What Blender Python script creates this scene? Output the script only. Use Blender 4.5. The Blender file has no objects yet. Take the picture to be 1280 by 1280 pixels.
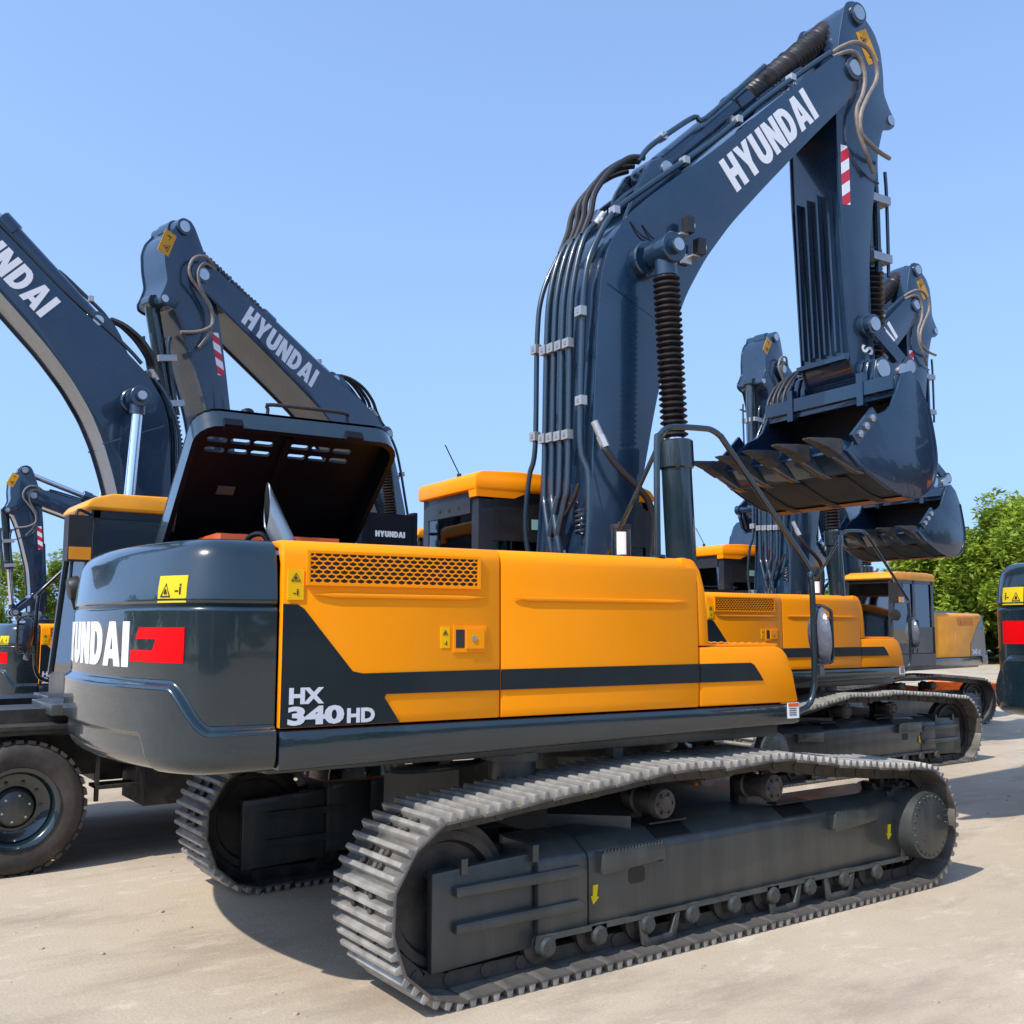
import bpy, bmesh, math, random
from mathutils import Vector as V, Matrix as M, Euler
from math import sin, cos, pi, radians, sqrt, atan2

random.seed(11)
scene = bpy.context.scene
COL = scene.collection

# ------------------------------------------------------------------ materials
MATS = {}


def nodes(name):
    m = bpy.data.materials.new(name)
    m.use_nodes = True
    nt = m.node_tree
    nt.nodes.clear()
    out = nt.nodes.new('ShaderNodeOutputMaterial')
    MATS[name] = m
    return m, nt, out


def N(nt, t, **kw):
    n = nt.nodes.new(t)
    for k, v in kw.items():
        setattr(n, k, v)
    return n


def noise(nt, scale, detail=4, rough=.55, coord='Object', stretch=None):
    tc = N(nt, 'ShaderNodeTexCoord')
    src = tc.outputs[coord]
    if stretch:
        mp = N(nt, 'ShaderNodeMapping')
        mp.inputs['Scale'].default_value = stretch
        nt.links.new(src, mp.inputs['Vector'])
        src = mp.outputs['Vector']
    n = N(nt, 'ShaderNodeTexNoise')
    n.inputs['Scale'].default_value = scale
    n.inputs['Detail'].default_value = detail
    n.inputs['Roughness'].default_value = rough
    nt.links.new(src, n.inputs['Vector'])
    return n.outputs['Fac']


def ramp(nt, fac, stops):
    r = N(nt, 'ShaderNodeValToRGB')
    e = r.color_ramp.elements
    while len(e) < len(stops):
        e.new(.5)
    for i, (p, c) in enumerate(stops):
        e[i].position = p
        e[i].color = (*c, 1) if len(c) == 3 else c
    nt.links.new(fac, r.inputs['Fac'])
    return r.outputs['Color']


def mixc(nt, fac, a, b, mode='MIX'):
    mx = N(nt, 'ShaderNodeMix', data_type='RGBA', blend_type=mode)
    for s, v in ((mx.inputs['Factor'], fac), (mx.inputs['A'], a), (mx.inputs['B'], b)):
        if isinstance(v, (int, float)):
            s.default_value = v
        elif isinstance(v, tuple):
            s.default_value = (*v, 1)
        else:
            nt.links.new(v, s)
    return mx.outputs['Result']


def mat(name, base, rough=.4, metal=0., coat=0., var=.12, vscale=3., dust=None, dustamt=.0, bump=0., bscale=40.,
        rvar=.1, spec=.5, streak=False, coatrough=.06):
    m, nt, out = nodes(name)
    p = N(nt, 'ShaderNodeBsdfPrincipled')
    nt.links.new(p.outputs[0], out.inputs[0])
    f = noise(nt, vscale, 5)
    lo = tuple(max(0, c * (1 - var)) for c in base)
    hi = tuple(min(1, c * (1 + var)) for c in base)
    c = ramp(nt, f, [(.3, lo), (.7, hi)])
    if dust:
        d = noise(nt, 2.2 if not streak else 5, 8, .65, stretch=(1, 1, .12) if streak else None)
        dm = ramp(nt, d, [(.42, (0, 0, 0)), (.75, (dustamt,) * 3)])
        c = mixc(nt, dm, c, dust)
    nt.links.new(c, p.inputs['Base Color'])
    rf = ramp(nt, noise(nt, 1.7, 6, .6), [(.3, (max(0, rough - rvar),) * 3), (.7, (rough + rvar,) * 3)])
    nt.links.new(rf, p.inputs['Roughness'])
    p.inputs['Metallic'].default_value = metal
    p.inputs['Specular IOR Level'].default_value = spec
    p.inputs['Coat Weight'].default_value = coat
    p.inputs['Coat Roughness'].default_value = coatrough
    if coat > .8:
        p.inputs['Coat IOR'].default_value = 1.55
    if bump:
        b = N(nt, 'ShaderNodeBump')
        b.inputs['Strength'].default_value = bump
        b.inputs['Distance'].default_value = .01
        nt.links.new(noise(nt, bscale, 3), b.inputs['Height'])
        nt.links.new(b.outputs[0], p.inputs['Normal'])
    return m


DUST = (.30, .25, .19)
mat('slate_paint', (.0055, .0165, .0225), .26, coat=.85, var=.08, dust=DUST, dustamt=.03, bump=.006, bscale=5, coatrough=.03)
mat('slate_low_reflect', (.0075, .0150, .0195), .34, coat=0., var=.06, dust=DUST, dustamt=.03, spec=.3)  # same paint as slate_paint; dark side reflection set here by dropping the coat
mat('boom_paint', (.0052, .0235, .054), .30, coat=.8, var=.12, dust=DUST, dustamt=.035, bump=.006, bscale=5, coatrough=.035)
mat('yellow_paint', (.97, .300, .0006), .40, coat=.06, var=.025, dust=(.80, .36, .04), dustamt=.16, bump=.008, bscale=6, spec=.16)
mat('old_yellow_paint', (.88, .34, .018), .42, coat=.06, var=.10, dust=(.6, .36, .12), dustamt=.2, spec=.25)
mat('orange_paint', (.72, .11, .015), .4, coat=.1, dust=DUST, dustamt=.25)
mat('frame_paint', (.036, .042, .040), .40, coat=.25, var=.15, dust=(.22, .20, .165), dustamt=.22, bump=.03, bscale=12, streak=True)
mat('shoe_steel', (.095, .093, .09), .42, metal=.35, var=.45, vscale=5, dust=(.34, .29, .23), dustamt=.6, bump=.12, bscale=30)
mat('worn_steel', (.35, .335, .305), .40, metal=.35, var=.45, vscale=7, dust=(.30, .26, .21), dustamt=.55, bump=.12, bscale=35)
mat('link_steel', (.030, .029, .028), .5, metal=.4, var=.3, vscale=6, dust=DUST, dustamt=.35, bump=.1)
mat('black_plastic', (.012, .012, .013), .45, var=.15, dust=DUST, dustamt=.08)
mat('cab_black', (.014, .018, .024), .35, coat=.2, var=.15, dust=DUST, dustamt=.08)
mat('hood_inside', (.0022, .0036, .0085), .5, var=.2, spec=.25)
mat('dull_label', (.10, .10, .085), .5, var=.1)
mat('bellows_rubber', (.0075, .0058, .006), .40, var=.3, vscale=9, dust=(.05, .034, .029), dustamt=.5, bump=.2, bscale=60)
mat('tyre_rubber', (.038, .033, .029), .8, var=.2, dust=(.20, .16, .12), dustamt=.55, bump=.1)
mat('chrome', (.82, .82, .82), .12, metal=1, var=.03, rvar=.05)
mat('steel', (.55, .55, .54), .32, metal=.95, var=.1)
mat('galvanised', (.46, .46, .45), .4, metal=.6, var=.15)
mat('pipe_paint', (.014, .032, .052), .28, coat=.5, var=.1)
mat('hose_rubber', (.016, .015, .016), .5, var=.2)
mat('hose_sleeve', (.20, .165, .135), .6, var=.25, vscale=20)
mat('white_vinyl', (.80, .80, .80), .4, var=.02)
mat('silver_vinyl', (.62, .64, .68), .38, var=.05)
mat('red_vinyl', (.66, .001, .003), .5, var=.04, spec=.1)
mat('yellow_vinyl', (.66, .50, .006), .4, var=.04, spec=.3)
mat('gold_vinyl', (.88, .47, .002), .45, var=.04, spec=.2)
mat('amber_vinyl', (.66, .30, .012), .4, var=.05, spec=.3)
mat('black_ink', (.01, .01, .01), .5, var=.1)
mat('primer', (.50, .16, .04), .55, var=.3, vscale=6)
mat('bucket_inside', (.016, .019, .024), .5, var=.3, vscale=2.5, dust=(.09, .052, .03), dustamt=.55, bump=.08)
mat('tooth_steel', (.060, .056, .053), .45, metal=.4, var=.3, vscale=7, dust=(.16, .12, .09), dustamt=.4, bump=.1)
mat('plastic_wrap', (.10, .11, .14), .18, var=.3, vscale=14, bump=.6, bscale=25)
mat('cyan_sticker', (.35, .62, .62), .5, var=.05)
mat('van_paint', (.20, .22, .24), .3, coat=.5)
mat('cab_trim', (.30, .30, .29), .8, bump=.1)
mat('seat_cloth', (.05, .05, .055), .9, bump=.2)
mat('bark', (.10, .075, .055), .9, var=.35, vscale=6, bump=.5, bscale=12)
mat('wall_concrete', (.40, .35, .28), .85, var=.2, vscale=.6)
mat('warehouse_wall', (.16, .17, .18), .6, var=.15, vscale=.3)
mat('warehouse_roof', (.07, .09, .13), .5, var=.1)
mat('amber_lens', (.8, .3, .02), .2, coat=.5)
mat('white_lens', (.8, .78, .75), .15, coat=.6)


def glass(name, tint, refl=.06):
    m, nt, out = nodes(name)
    t = N(nt, 'ShaderNodeBsdfTransparent')
    t.inputs[0].default_value = (*tint, 1)
    g = N(nt, 'ShaderNodeBsdfGlossy')
    g.inputs['Roughness'].default_value = .03
    fr = N(nt, 'ShaderNodeFresnel')
    fr.inputs['IOR'].default_value = 2.5
    mx = N(nt, 'ShaderNodeMixShader')
    nt.links.new(fr.outputs[0], mx.inputs[0])
    nt.links.new(t.outputs[0], mx.inputs[1])
    nt.links.new(g.outputs[0], mx.inputs[2])
    nt.links.new(mx.outputs[0], out.inputs[0])


glass('cab_glass', (.88, .92, .90))


def mat_stripes():
    m, nt, out = nodes('reflector')
    p = N(nt, 'ShaderNodeBsdfPrincipled')
    tc = N(nt, 'ShaderNodeTexCoord')
    mp = N(nt, 'ShaderNodeMapping')
    mp.inputs['Rotation'].default_value = (0, radians(35), 0)
    w = N(nt, 'ShaderNodeTexWave', wave_type='BANDS', bands_direction='Z')
    w.inputs['Scale'].default_value = 1.75
    nt.links.new(tc.outputs['Object'], mp.inputs[0])
    nt.links.new(mp.outputs[0], w.inputs['Vector'])
    c = ramp(nt, w.outputs['Fac'], [(.49, (.85, .85, .86)), (.51, (.62, .02, .04))])
    nt.links.new(c, p.inputs['Base Color'])
    p.inputs['Roughness'].default_value = .3
    nt.links.new(p.outputs[0], out.inputs[0])


mat_stripes()


def mat_leaf(name, a, b):
    m, nt, out = nodes(name)
    p = N(nt, 'ShaderNodeBsdfPrincipled')
    c = ramp(nt, noise(nt, .9, 4, coord='Object'), [(.32, a), (.68, b)])
    nt.links.new(c, p.inputs['Base Color'])
    p.inputs['Roughness'].default_value = .6
    t = N(nt, 'ShaderNodeBsdfTranslucent')
    nt.links.new(c, t.inputs[0])
    mx = N(nt, 'ShaderNodeMixShader')
    mx.inputs[0].default_value = .4
    nt.links.new(p.outputs[0], mx.inputs[1])
    nt.links.new(t.outputs[0], mx.inputs[2])
    nt.links.new(mx.outputs[0], out.inputs[0])


mat_leaf('leaf', (.17, .25, .02), (.36, .45, .04))
mat_leaf('leaf_dark', (.08, .15, .018), (.19, .28, .03))


def mat_ground():
    m, nt, out = nodes('yard_concrete')
    p = N(nt, 'ShaderNodeBsdfPrincipled')
    tc = N(nt, 'ShaderNodeTexCoord')

    def nz(scale, det, rough=.6, st=None):
        src = tc.outputs['Object']
        if st:
            mp = N(nt, 'ShaderNodeMapping')
            mp.inputs['Rotation'].default_value = (0, 0, radians(st[2]))
            mp.inputs['Scale'].default_value = (st[0], st[1], 1)
            nt.links.new(src, mp.inputs[0])
            src = mp.outputs[0]
        n = N(nt, 'ShaderNodeTexNoise')
        n.inputs['Scale'].default_value = scale
        n.inputs['Detail'].default_value = det
        n.inputs['Roughness'].default_value = rough
        nt.links.new(src, n.inputs['Vector'])
        return n.outputs['Fac']
    c = ramp(nt, nz(.35, 8), [(.3, (.39, .315, .225)), (.5, (.465, .378, .275)), (.72, (.515, .425, .315))])
    # pale tyre-dragged dust streaks, darker damp stains, fine grain
    s = ramp(nt, nz(2.6, 12, .74, (.75, 1.5, -30)), [(.54, (0, 0, 0)), (.70, (.70, .70, .70))])
    c = mixc(nt, s, c, (.64, .56, .45))
    d = ramp(nt, nz(1.1, 9, .65, (.5, 1.3, 20)), [(.34, (.8, .8, .8)), (.50, (0, 0, 0))])
    c = mixc(nt, d, c, (.31, .25, .185))
    k = ramp(nt, nz(1.7, 12, .76, (1.2, .7, 12)), [(.56, (0, 0, 0)), (.70, (.42, .42, .42))])
    c = mixc(nt, k, c, (.35, .30, .235))
    # scuffs where machines turned: short pale scratches inside sparse patches
    q = ramp(nt, nz(9, 9, .75, (.55, 1.4, 25)), [(.54, (0, 0, 0)), (.66, (.7, .7, .7))])
    q2 = ramp(nt, nz(.9, 5, .6), [(.52, (0, 0, 0)), (.62, (.75, .75, .75))])
    c = mixc(nt, mixc(nt, 1.0, q, q2, 'MULTIPLY'), c, (.74, .67, .56))
    oil = ramp(nt, nz(.55, 7, .6), [(.66, (0, 0, 0)), (.78, (.5, .5, .5))])
    c = mixc(nt, oil, c, (.30, .27, .225))
    g = ramp(nt, nz(60, 4, .7), [(.3, (.90, .90, .90)), (.7, (1.10, 1.10, 1.10))])
    c = mixc(nt, 1.0, c, g, 'MULTIPLY')
    sp = ramp(nt, nz(24, 3, .8), [(.70, (0, 0, 0)), (.76, (.45, .45, .45))])
    c = mixc(nt, sp, c, (.19, .155, .12))
    nt.links.new(c, p.inputs['Base Color'])
    p.inputs['Roughness'].default_value = .9
    p.inputs['Specular IOR Level'].default_value = .25
    b = N(nt, 'ShaderNodeBump')
    b.inputs['Strength'].default_value = .22
    b.inputs['Distance'].default_value = .02
    ad = N(nt, 'ShaderNodeMath', operation='ADD')
    nt.links.new(nz(7, 8, .7, (.5, 1.4, -38)), ad.inputs[0])
    nt.links.new(nz(45, 3), ad.inputs[1])
    nt.links.new(ad.outputs[0], b.inputs['Height'])
    nt.links.new(b.outputs[0], p.inputs['Normal'])
    nt.links.new(p.outputs[0], out.inputs[0])


mat_ground()


# ------------------------------------------------------------------ mesh builder
class B:
    def __init__(s):
        s.bm = bmesh.new()

    def _mi(s, faces, m):
        for f in faces:
            f.material_index = m
        return faces

    def bevel(s, faces, w, seg=2):
        if w:
            es = {e for f in faces for e in f.edges if len(e.link_faces) == 2 and e.calc_face_angle(0) > .35}
            bmesh.ops.bevel(s.bm, geom=list(es), offset=w, segments=seg, affect='EDGES', profile=.5, clamp_overlap=True,
                            material=-1)

    def hexa(s, pts, m=0, bev=0):
        v = [s.bm.verts.new(p) for p in pts]
        fs = [s.bm.faces.new([v[i] for i in q]) for q in
              ((3, 2, 1, 0), (4, 5, 6, 7), (0, 1, 5, 4), (1, 2, 6, 5), (2, 3, 7, 6), (3, 0, 4, 7))]
        s._mi(fs, m)
        s.bevel(fs, bev)

    def box(s, x0, x1, y0, y1, z0, z1, m=0, bev=0, mx=None):
        p = [V(q) for q in ((x0, y0, z0), (x1, y0, z0), (x1, y1, z0), (x0, y1, z0), (x0, y0, z1), (x1, y0, z1), (x1, y1, z1), (x0, y1, z1))]
        if mx:
            p = [mx @ q for q in p]
        s.hexa(p, m, bev)

    def prism(s, poly, a0, a1, m=0, bev=0, axis='y', mx=None, seg=2):
        def pt(u, w, a):
            q = V((u, a, w)) if axis == 'y' else V((a, u, w)) if axis == 'x' else V((u, w, a))
            return mx @ q if mx else q
        A = [s.bm.verts.new(pt(u, w, a0)) for u, w in poly]
        Bv = [s.bm.verts.new(pt(u, w, a1)) for u, w in poly]
        n = len(poly)
        fs = [s.bm.faces.new(A), s.bm.faces.new(Bv[::-1])]
        for i in range(n):
            fs.append(s.bm.faces.new((A[i], Bv[i], Bv[(i + 1) % n], A[(i + 1) % n])))
        bmesh.ops.recalc_face_normals(s.bm, faces=fs)
        s._mi(fs, m)
        s.bevel(fs, bev, seg)

    def ring(s, c, ax, r, n, ref=None):
        ax = ax.normalized()
        u = ax.cross(ref if ref is not None else (V((0, 0, 1)) if abs(ax.z) < .9 else V((1, 0, 0)))).normalized()
        w = ax.cross(u)
        return [s.bm.verts.new(c + (u * cos(2 * pi * i / n) + w * sin(2 * pi * i / n)) * r) for i in range(n)]

    def skin(s, rings, m=0, caps=True):
        fs = []
        for a, b in zip(rings, rings[1:]):
            n = len(a)
            for i in range(n):
                fs.append(s.bm.faces.new((a[i], a[(i + 1) % n], b[(i + 1) % n], b[i])))
        if caps:
            fs.append(s.bm.faces.new(rings[0][::-1]))
            fs.append(s.bm.faces.new(rings[-1]))
        s._mi(fs, m)

    def lathe(s, p0, ax, prof, m=0, n=24, caps=True):
        p0 = V(p0)
        ax = V(ax).normalized()
        s.skin([s.ring(p0 + ax * t, ax, max(r, .0005), n) for t, r in prof], m, caps)

    def cyl(s, p0, p1, r, m=0, n=16, r1=None, ch=0):
        p0 = V(p0)
        p1 = V(p1)
        L = (p1 - p0).length
        r1 = r if r1 is None else r1
        pr = [(0, r), (L, r1)] if not ch else [(0, r - ch), (ch, r), (L - ch, r1), (L, r1 - ch)]
        s.lathe(p0, p1 - p0, pr, m, n)

    def tube(s, path, r, m=0, n=8, smooth=0):
        P = [V(p) for p in path]
        if smooth:
            P = spline(P, smooth)
        rings = []
        ref = None
        for i, p in enumerate(P):
            d = (P[min(i + 1, len(P) - 1)] - P[max(i - 1, 0)])
            if d.length < 1e-6:
                continue
            d.normalize()
            if ref is None:
                ref = V((0, 0, 1)) if abs(d.z) < .8 else V((0, 1, 0))
                u = d.cross(ref).normalized()
            else:
                u = (u - d * u.dot(d)).normalized()
            w = d.cross(u)
            rings.append([s.bm.verts.new(p + (u * cos(2 * pi * k / n) + w * sin(2 * pi * k / n)) * r) for k in range(n)])
        s.skin(rings, m)

    def bellows(s, p0, p1, r, folds, m=0, n=20, depth=.24, jit=0.):
        p0 = V(p0)
        p1 = V(p1)
        L = (p1 - p0).length
        pr = []
        for i in range(folds):
            a = L * i / folds
            h = L / folds
            k = 1 + random.uniform(-jit, jit)
            pr += [(a + .02 * h, r * (1 - depth)), (a + h * .42, r * k), (a + h * .58, r * k)]
        pr.append((L, r * (1 - depth)))
        s.lathe(p0, p1 - p0, pr, m, n)

    def poly(s, loops, fn, m=0, th=.004, sub=0):
        """flat lettering: loops of (u,w) -> filled, thickened towards the outside, mapped by fn(u,w,h)"""
        t = bmesh.new()
        es = []
        for L in loops:
            vs = [t.verts.new((u, w, 0)) for u, w in L]
            es += [t.edges.new((vs[i], vs[(i + 1) % len(vs)])) for i in range(len(vs))]
        bmesh.ops.triangle_fill(t, use_beauty=True, use_dissolve=False, edges=es)
        if sub:
            bmesh.ops.subdivide_edges(t, edges=t.edges[:], cuts=sub, use_grid_fill=True)
        t.verts.index_update()
        top = [s.bm.verts.new(fn(v.co.x, v.co.y, th)) for v in t.verts]
        bot = {}
        fs = []
        for f in t.faces:
            try:
                fs.append(s.bm.faces.new([top[v.index] for v in f.verts]))
            except ValueError:
                pass
        for e in t.edges:
            if len(e.link_faces) == 1:
                for v in e.verts:
                    if v.index not in bot:
                        bot[v.index] = s.bm.verts.new(fn(v.co.x, v.co.y, -.004))
                a, b = e.verts
                fs.append(s.bm.faces.new((top[a.index], top[b.index], bot[b.index], bot[a.index])))
        bmesh.ops.recalc_face_normals(s.bm, faces=fs)
        s._mi(fs, m)
        t.free()

    def mesh(s, name, mats, sharp=38):
        me = bpy.data.meshes.new(name)
        bmesh.ops.recalc_face_normals(s.bm, faces=s.bm.faces[:])
        s.bm.to_mesh(me)
        s.bm.free()
        for k in mats:
            me.materials.append(MATS[k])
        me.polygons.foreach_set('use_smooth', [True] * len(me.polygons))
        me.set_sharp_from_angle(angle=radians(sharp))
        return me


def spline(P, k=6):
    out = []
    n = len(P)
    for i in range(n - 1):
        p0, p1, p2, p3 = P[max(i - 1, 0)], P[i], P[i + 1], P[min(i + 2, n - 1)]
        for j in range(k):
            t = j / k
            out.append(.5 * ((2 * p1) + (p2 - p0) * t + (2 * p0 - 5 * p1 + 4 * p2 - p3) * t * t + (3 * p1 - p0 - 3 * p2 + p3) * t ** 3))
    out.append(P[-1])
    return out


CACHE = {}


def part(name, fn, mats, parent, key=None, mx=None, sharp=38):
    """one mesh object named by its kind; the mesh is shared when key is given"""
    if key is not None and key in CACHE:
        me = CACHE[key]
    else:
        if not isinstance(mats, (list, tuple)):
            mats = [mats]
        b = B()
        fn(b)
        me = b.mesh(name, mats, sharp)
        if key is not None:
            CACHE[key] = me
    o = bpy.data.objects.new(name, me)
    COL.objects.link(o)
    if parent is not None:
        o.parent = parent
    if mx is not None:
        o.matrix_local = mx
    return o


def each(name, fns, mats, parent, key, mx=None):
    return [part(name, f, mats, parent, (key, i), mx) for i, f in enumerate(fns)]


def tag(o, label=None, cat=None, group=None, kind=None):
    if label:
        o['label'] = label
    if cat:
        o['category'] = cat
    if group:
        o['group'] = group
    if kind:
        o['kind'] = kind
    return o


def thing(name, label, cat, loc=(0, 0, 0), rz=0, scale=1., group=None):
    o = bpy.data.objects.new(name, None)
    COL.objects.link(o)
    o.location = loc
    o.rotation_euler = (0, 0, rz)
    o.scale = (scale,) * 3
    o.empty_display_size = .3
    return tag(o, label, cat, group)


# ------------------------------------------------------------------ lettering
def arc(cx, cy, rx, ry, a0, a1, n=8):
    return [(cx + rx * cos(radians(a0 + (a1 - a0) * i / n)), cy + ry * sin(radians(a0 + (a1 - a0) * i / n))) for i in range(n + 1)]


LET = {
    'H': (.80, [[(0, 0), (.29, 0), (.29, .38), (.51, .38), (.51, 0), (.80, 0), (.80, 1), (.51, 1), (.51, .62), (.29, .62), (.29, 1), (0, 1)]]),
    'Y': (.84, [[(.275, 0), (.565, 0), (.565, .38), (.84, 1), (.55, 1), (.42, .66), (.29, 1), (0, 1), (.275, .38)]]),
    'U': (.80, [[(0, 1)] + arc(.40, .30, .40, .32, 180, 360) + [(.80, 1), (.51, 1)] + arc(.40, .33, .11, .11, 360, 180) + [(.29, 1)]]),
    'N': (.80, [[(0, 0), (.27, 0), (.27, .50), (.52, 0), (.80, 0), (.80, 1), (.53, 1), (.53, .50), (.28, 1), (0, 1)]]),
    'D': (.80, [[(0, 0), (.36, 0)] + arc(.38, .5, .42, .5, -85, 85) + [(.36, 1), (0, 1)],
                [(.29, .22)] + arc(.36, .5, .15, .28, -80, 80) + [(.29, .78)]]),
    'A': (.88, [[(0, 0), (.28, 0), (.325, .17), (.555, .17), (.60, 0), (.88, 0), (.59, 1), (.29, 1)],
                [(.375, .37), (.505, .37), (.44, .70)]]),
    'I': (.29, [[(0, 0), (.29, 0), (.29, 1), (0, 1)]]),
}


def word(b, text, fn, h, wide=1., gap=.09, m=0, th=.004, sub=0, slant=0.):
    """block-letter word, fn(u,w,h); returns length"""
    x = 0
    for ch in text:
        w, loops = LET[ch]
        b.poly([[((x + p[0] + slant * p[1]) * h * wide, p[1] * h) for p in L] for L in loops], fn, m, th, sub)
        x += w + gap
    return (x - gap) * h * wide


def wordlen(text, h, wide=1., gap=.09):
    return (sum(LET[c][0] + gap for c in text) - gap) * h * wide


def font_polys(text, size, bold=.03, xs=1.):
    cu = bpy.data.curves.new('lettering', 'FONT')
    cu.body = text
    cu.size = size
    cu.offset = bold * size
    cu.resolution_u = 3
    o = bpy.data.objects.new('lettering', cu)
    COL.objects.link(o)
    dg = bpy.context.evaluated_depsgraph_get()
    dg.update()
    me = bpy.data.meshes.new_from_object(o.evaluated_get(dg))
    vs = [(v.co.x * xs, v.co.y) for v in me.vertices]
    fs = [tuple(p.vertices) for p in me.polygons]
    bpy.data.objects.remove(o)
    bpy.data.curves.remove(cu)
    bpy.data.meshes.remove(me)
    return vs, fs


def font(b, text, size, fn, m=0, bold=.03, xs=1., th=.004):
    vs, fs = font_polys(text, size, bold, xs)
    T = [b.bm.verts.new(fn(u, w, th)) for u, w in vs]
    for f in fs:
        try:
            b.bm.faces.new([T[i] for i in f]).material_index = m
        except ValueError:
            pass


def sidefn(y, s=-1, x0=0, z0=0, ang=0.):
    """maps (u,w,h) on a plane y=const, outside = s; mirrored so text reads from outside"""
    ca, sa = cos(ang), sin(ang)

    def f(u, w, h):
        a = u * ca - w * sa
        c = u * sa + w * ca
        return V((x0 + (a if s < 0 else -a), y + s * h, z0 + c))
    return f


def sticker(b, fn, w, h, person=True):
    """yellow warning label with a triangle and a figure"""
    b.poly([[(w * i / 10, 0) for i in range(11)] + [(w * (10 - i) / 10, h) for i in range(11)]], fn, 0, .003, 1)
    k = min(w, h)
    f2 = lambda u, v, hh: fn(u, v, hh + .0022)
    tri = lambda c, r: [(c[0] - r, c[1] - r * .7), (c[0] + r, c[1] - r * .7), (c[0], c[1] + r)]
    horiz = w > h
    c = (w * .3, h * .42) if horiz else (w * .5, h * .72)
    b.poly([tri(c, k * .30), tri(c, k * .24)], f2, 1, .003)
    b.poly([[(c[0] - k * .10, c[1] - k * .10), (c[0] + k * .10, c[1] - k * .1), (c[0] + k * .04, c[1] + k * .06), (c[0] - k * .04, c[1] + k * .1)]], f2, 1, .003)
    p = (w * .80, h * .30) if horiz else (w * .62, h * .14)
    s = k * .5
    b.poly([[(p[0] - s * .06, p[1]), (p[0] + s * .06, p[1]), (p[0] + s * .1, p[1] + s * .55), (p[0] - s * .1, p[1] + s * .55)]], f2, 1, .003)
    b.poly([arc(p[0], p[1] + s * .7, s * .1, s * .1, 0, 315, 7)], f2, 1, .003)
    b.poly([[(p[0] - s * .55, p[1] + s * .2), (p[0] - s * .2, p[1] + s * .2), (p[0] - s * .2, p[1] + s * .3), (p[0] - s * .55, p[1] + s * .3)]], f2, 1, .003)


# ------------------------------------------------------------------ crawler tracks
TR, TF = 1.98, -1.98
PITCH_N = 48


def track_path(sag=True):
    pts = []
    for i in range(25):     # sprocket end (front), bottom to top
        a = radians(-90 + 180 * i / 24)
        pts.append((2.0 + .47 * cos(a), .457 + .457 * sin(a)))
    pts += [(1.7, .935), (1.4, .968), (1.14, 1.0), (.85, 1.045), (.6, 1.082), (.4, 1.092), (0, 1.08), (-.35, 1.09), (-.6, 1.088), (-.9, 1.062), (-1.4, 1.03), (-1.7, 1.0)]
    for i in range(25):
        a = radians(90 + 180 * i / 24)
        pts.append((-1.985 + .48 * cos(a), .49 + .49 * sin(a)))
    pts += [(-1, 0), (0, 0), (1, 0)]
    return pts


def along(pts, n, off=0.):
    P = pts + [pts[0]]
    seg = [sqrt((P[i + 1][0] - P[i][0]) ** 2 + (P[i + 1][1] - P[i][1]) ** 2) for i in range(len(pts))]
    L = sum(seg)
    out = []
    for k in range(n):
        d = (L * (k + off) / n) % L
        i = 0
        while d > seg[i]:
            d -= seg[i]
            i += 1
        t = d / seg[i]
        x = P[i][0] + (P[i + 1][0] - P[i][0]) * t
        z = P[i][1] + (P[i + 1][1] - P[i][1]) * t
        out.append((x, z))
    return out, L


def shoe(b):
    """one track shoe, local x along travel, z outward with grouser tips at 0, width along y; link blocks beneath"""
    p = .105
    b.prism([(-p, -.052), (p + .012, -.058), (p + .012, -.045), (p - .004, -.040), (-p, -.040)], -.30, .30, 0, .003)
    for gx in (.072, 0., -.072):
        b.prism([(gx - .022, -.0405), (gx + .023, -.0405), (gx + .014, -.003), (gx + .010, 0), (gx - .009, 0), (gx - .013, -.003)], -.298, .298, 3, .002)
    for sy in (-.09, .09):
        b.box(-.11, .115, sy - .028, sy + .028, -.135, -.056, 1, .006)
        b.cyl((-.105, sy - .034, -.1), (-.105, sy + .034, -.1), .036, 1, 10)
    for gx in (-.036, .036):
        for sy in (-.09, .09):
            b.cyl((gx, sy, -.04), (gx, sy, -.018), .019, 1, 8)
            b.box(gx - .016, gx + .016, sy * .45 - .022, sy * .45 + .022, -.0405, -.0385, 2)


def chain_mesh(b):
    pts, _ = along(track_path(), 96)
    n = len(pts)
    for i in range(n):
        (x0, z0), (x1, z1) = pts[i], pts[(i + 1) % n]
        d = V((x1 - x0, 0, z1 - z0)).normalized()
        nn = V((d.z, 0, -d.x))
        c = V(((x0 + x1) / 2, 0, (z0 + z1) / 2))
        mx = M.Translation(c) @ M(((d.x, 0, nn.x, 0), (0, 1, 0, 0), (d.z, 0, nn.z, 0), (0, 0, 0, 1)))
        b.box(-.056, .056, -.3, .3, -.052, -.034, 0, mx=mx)
        b.box(-.012, .012, -.3, .3, -.04, 0, 0, mx=mx)
        b.box(-.056, .056, -.12, .12, -.13, -.052, 1, mx=mx)


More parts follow.
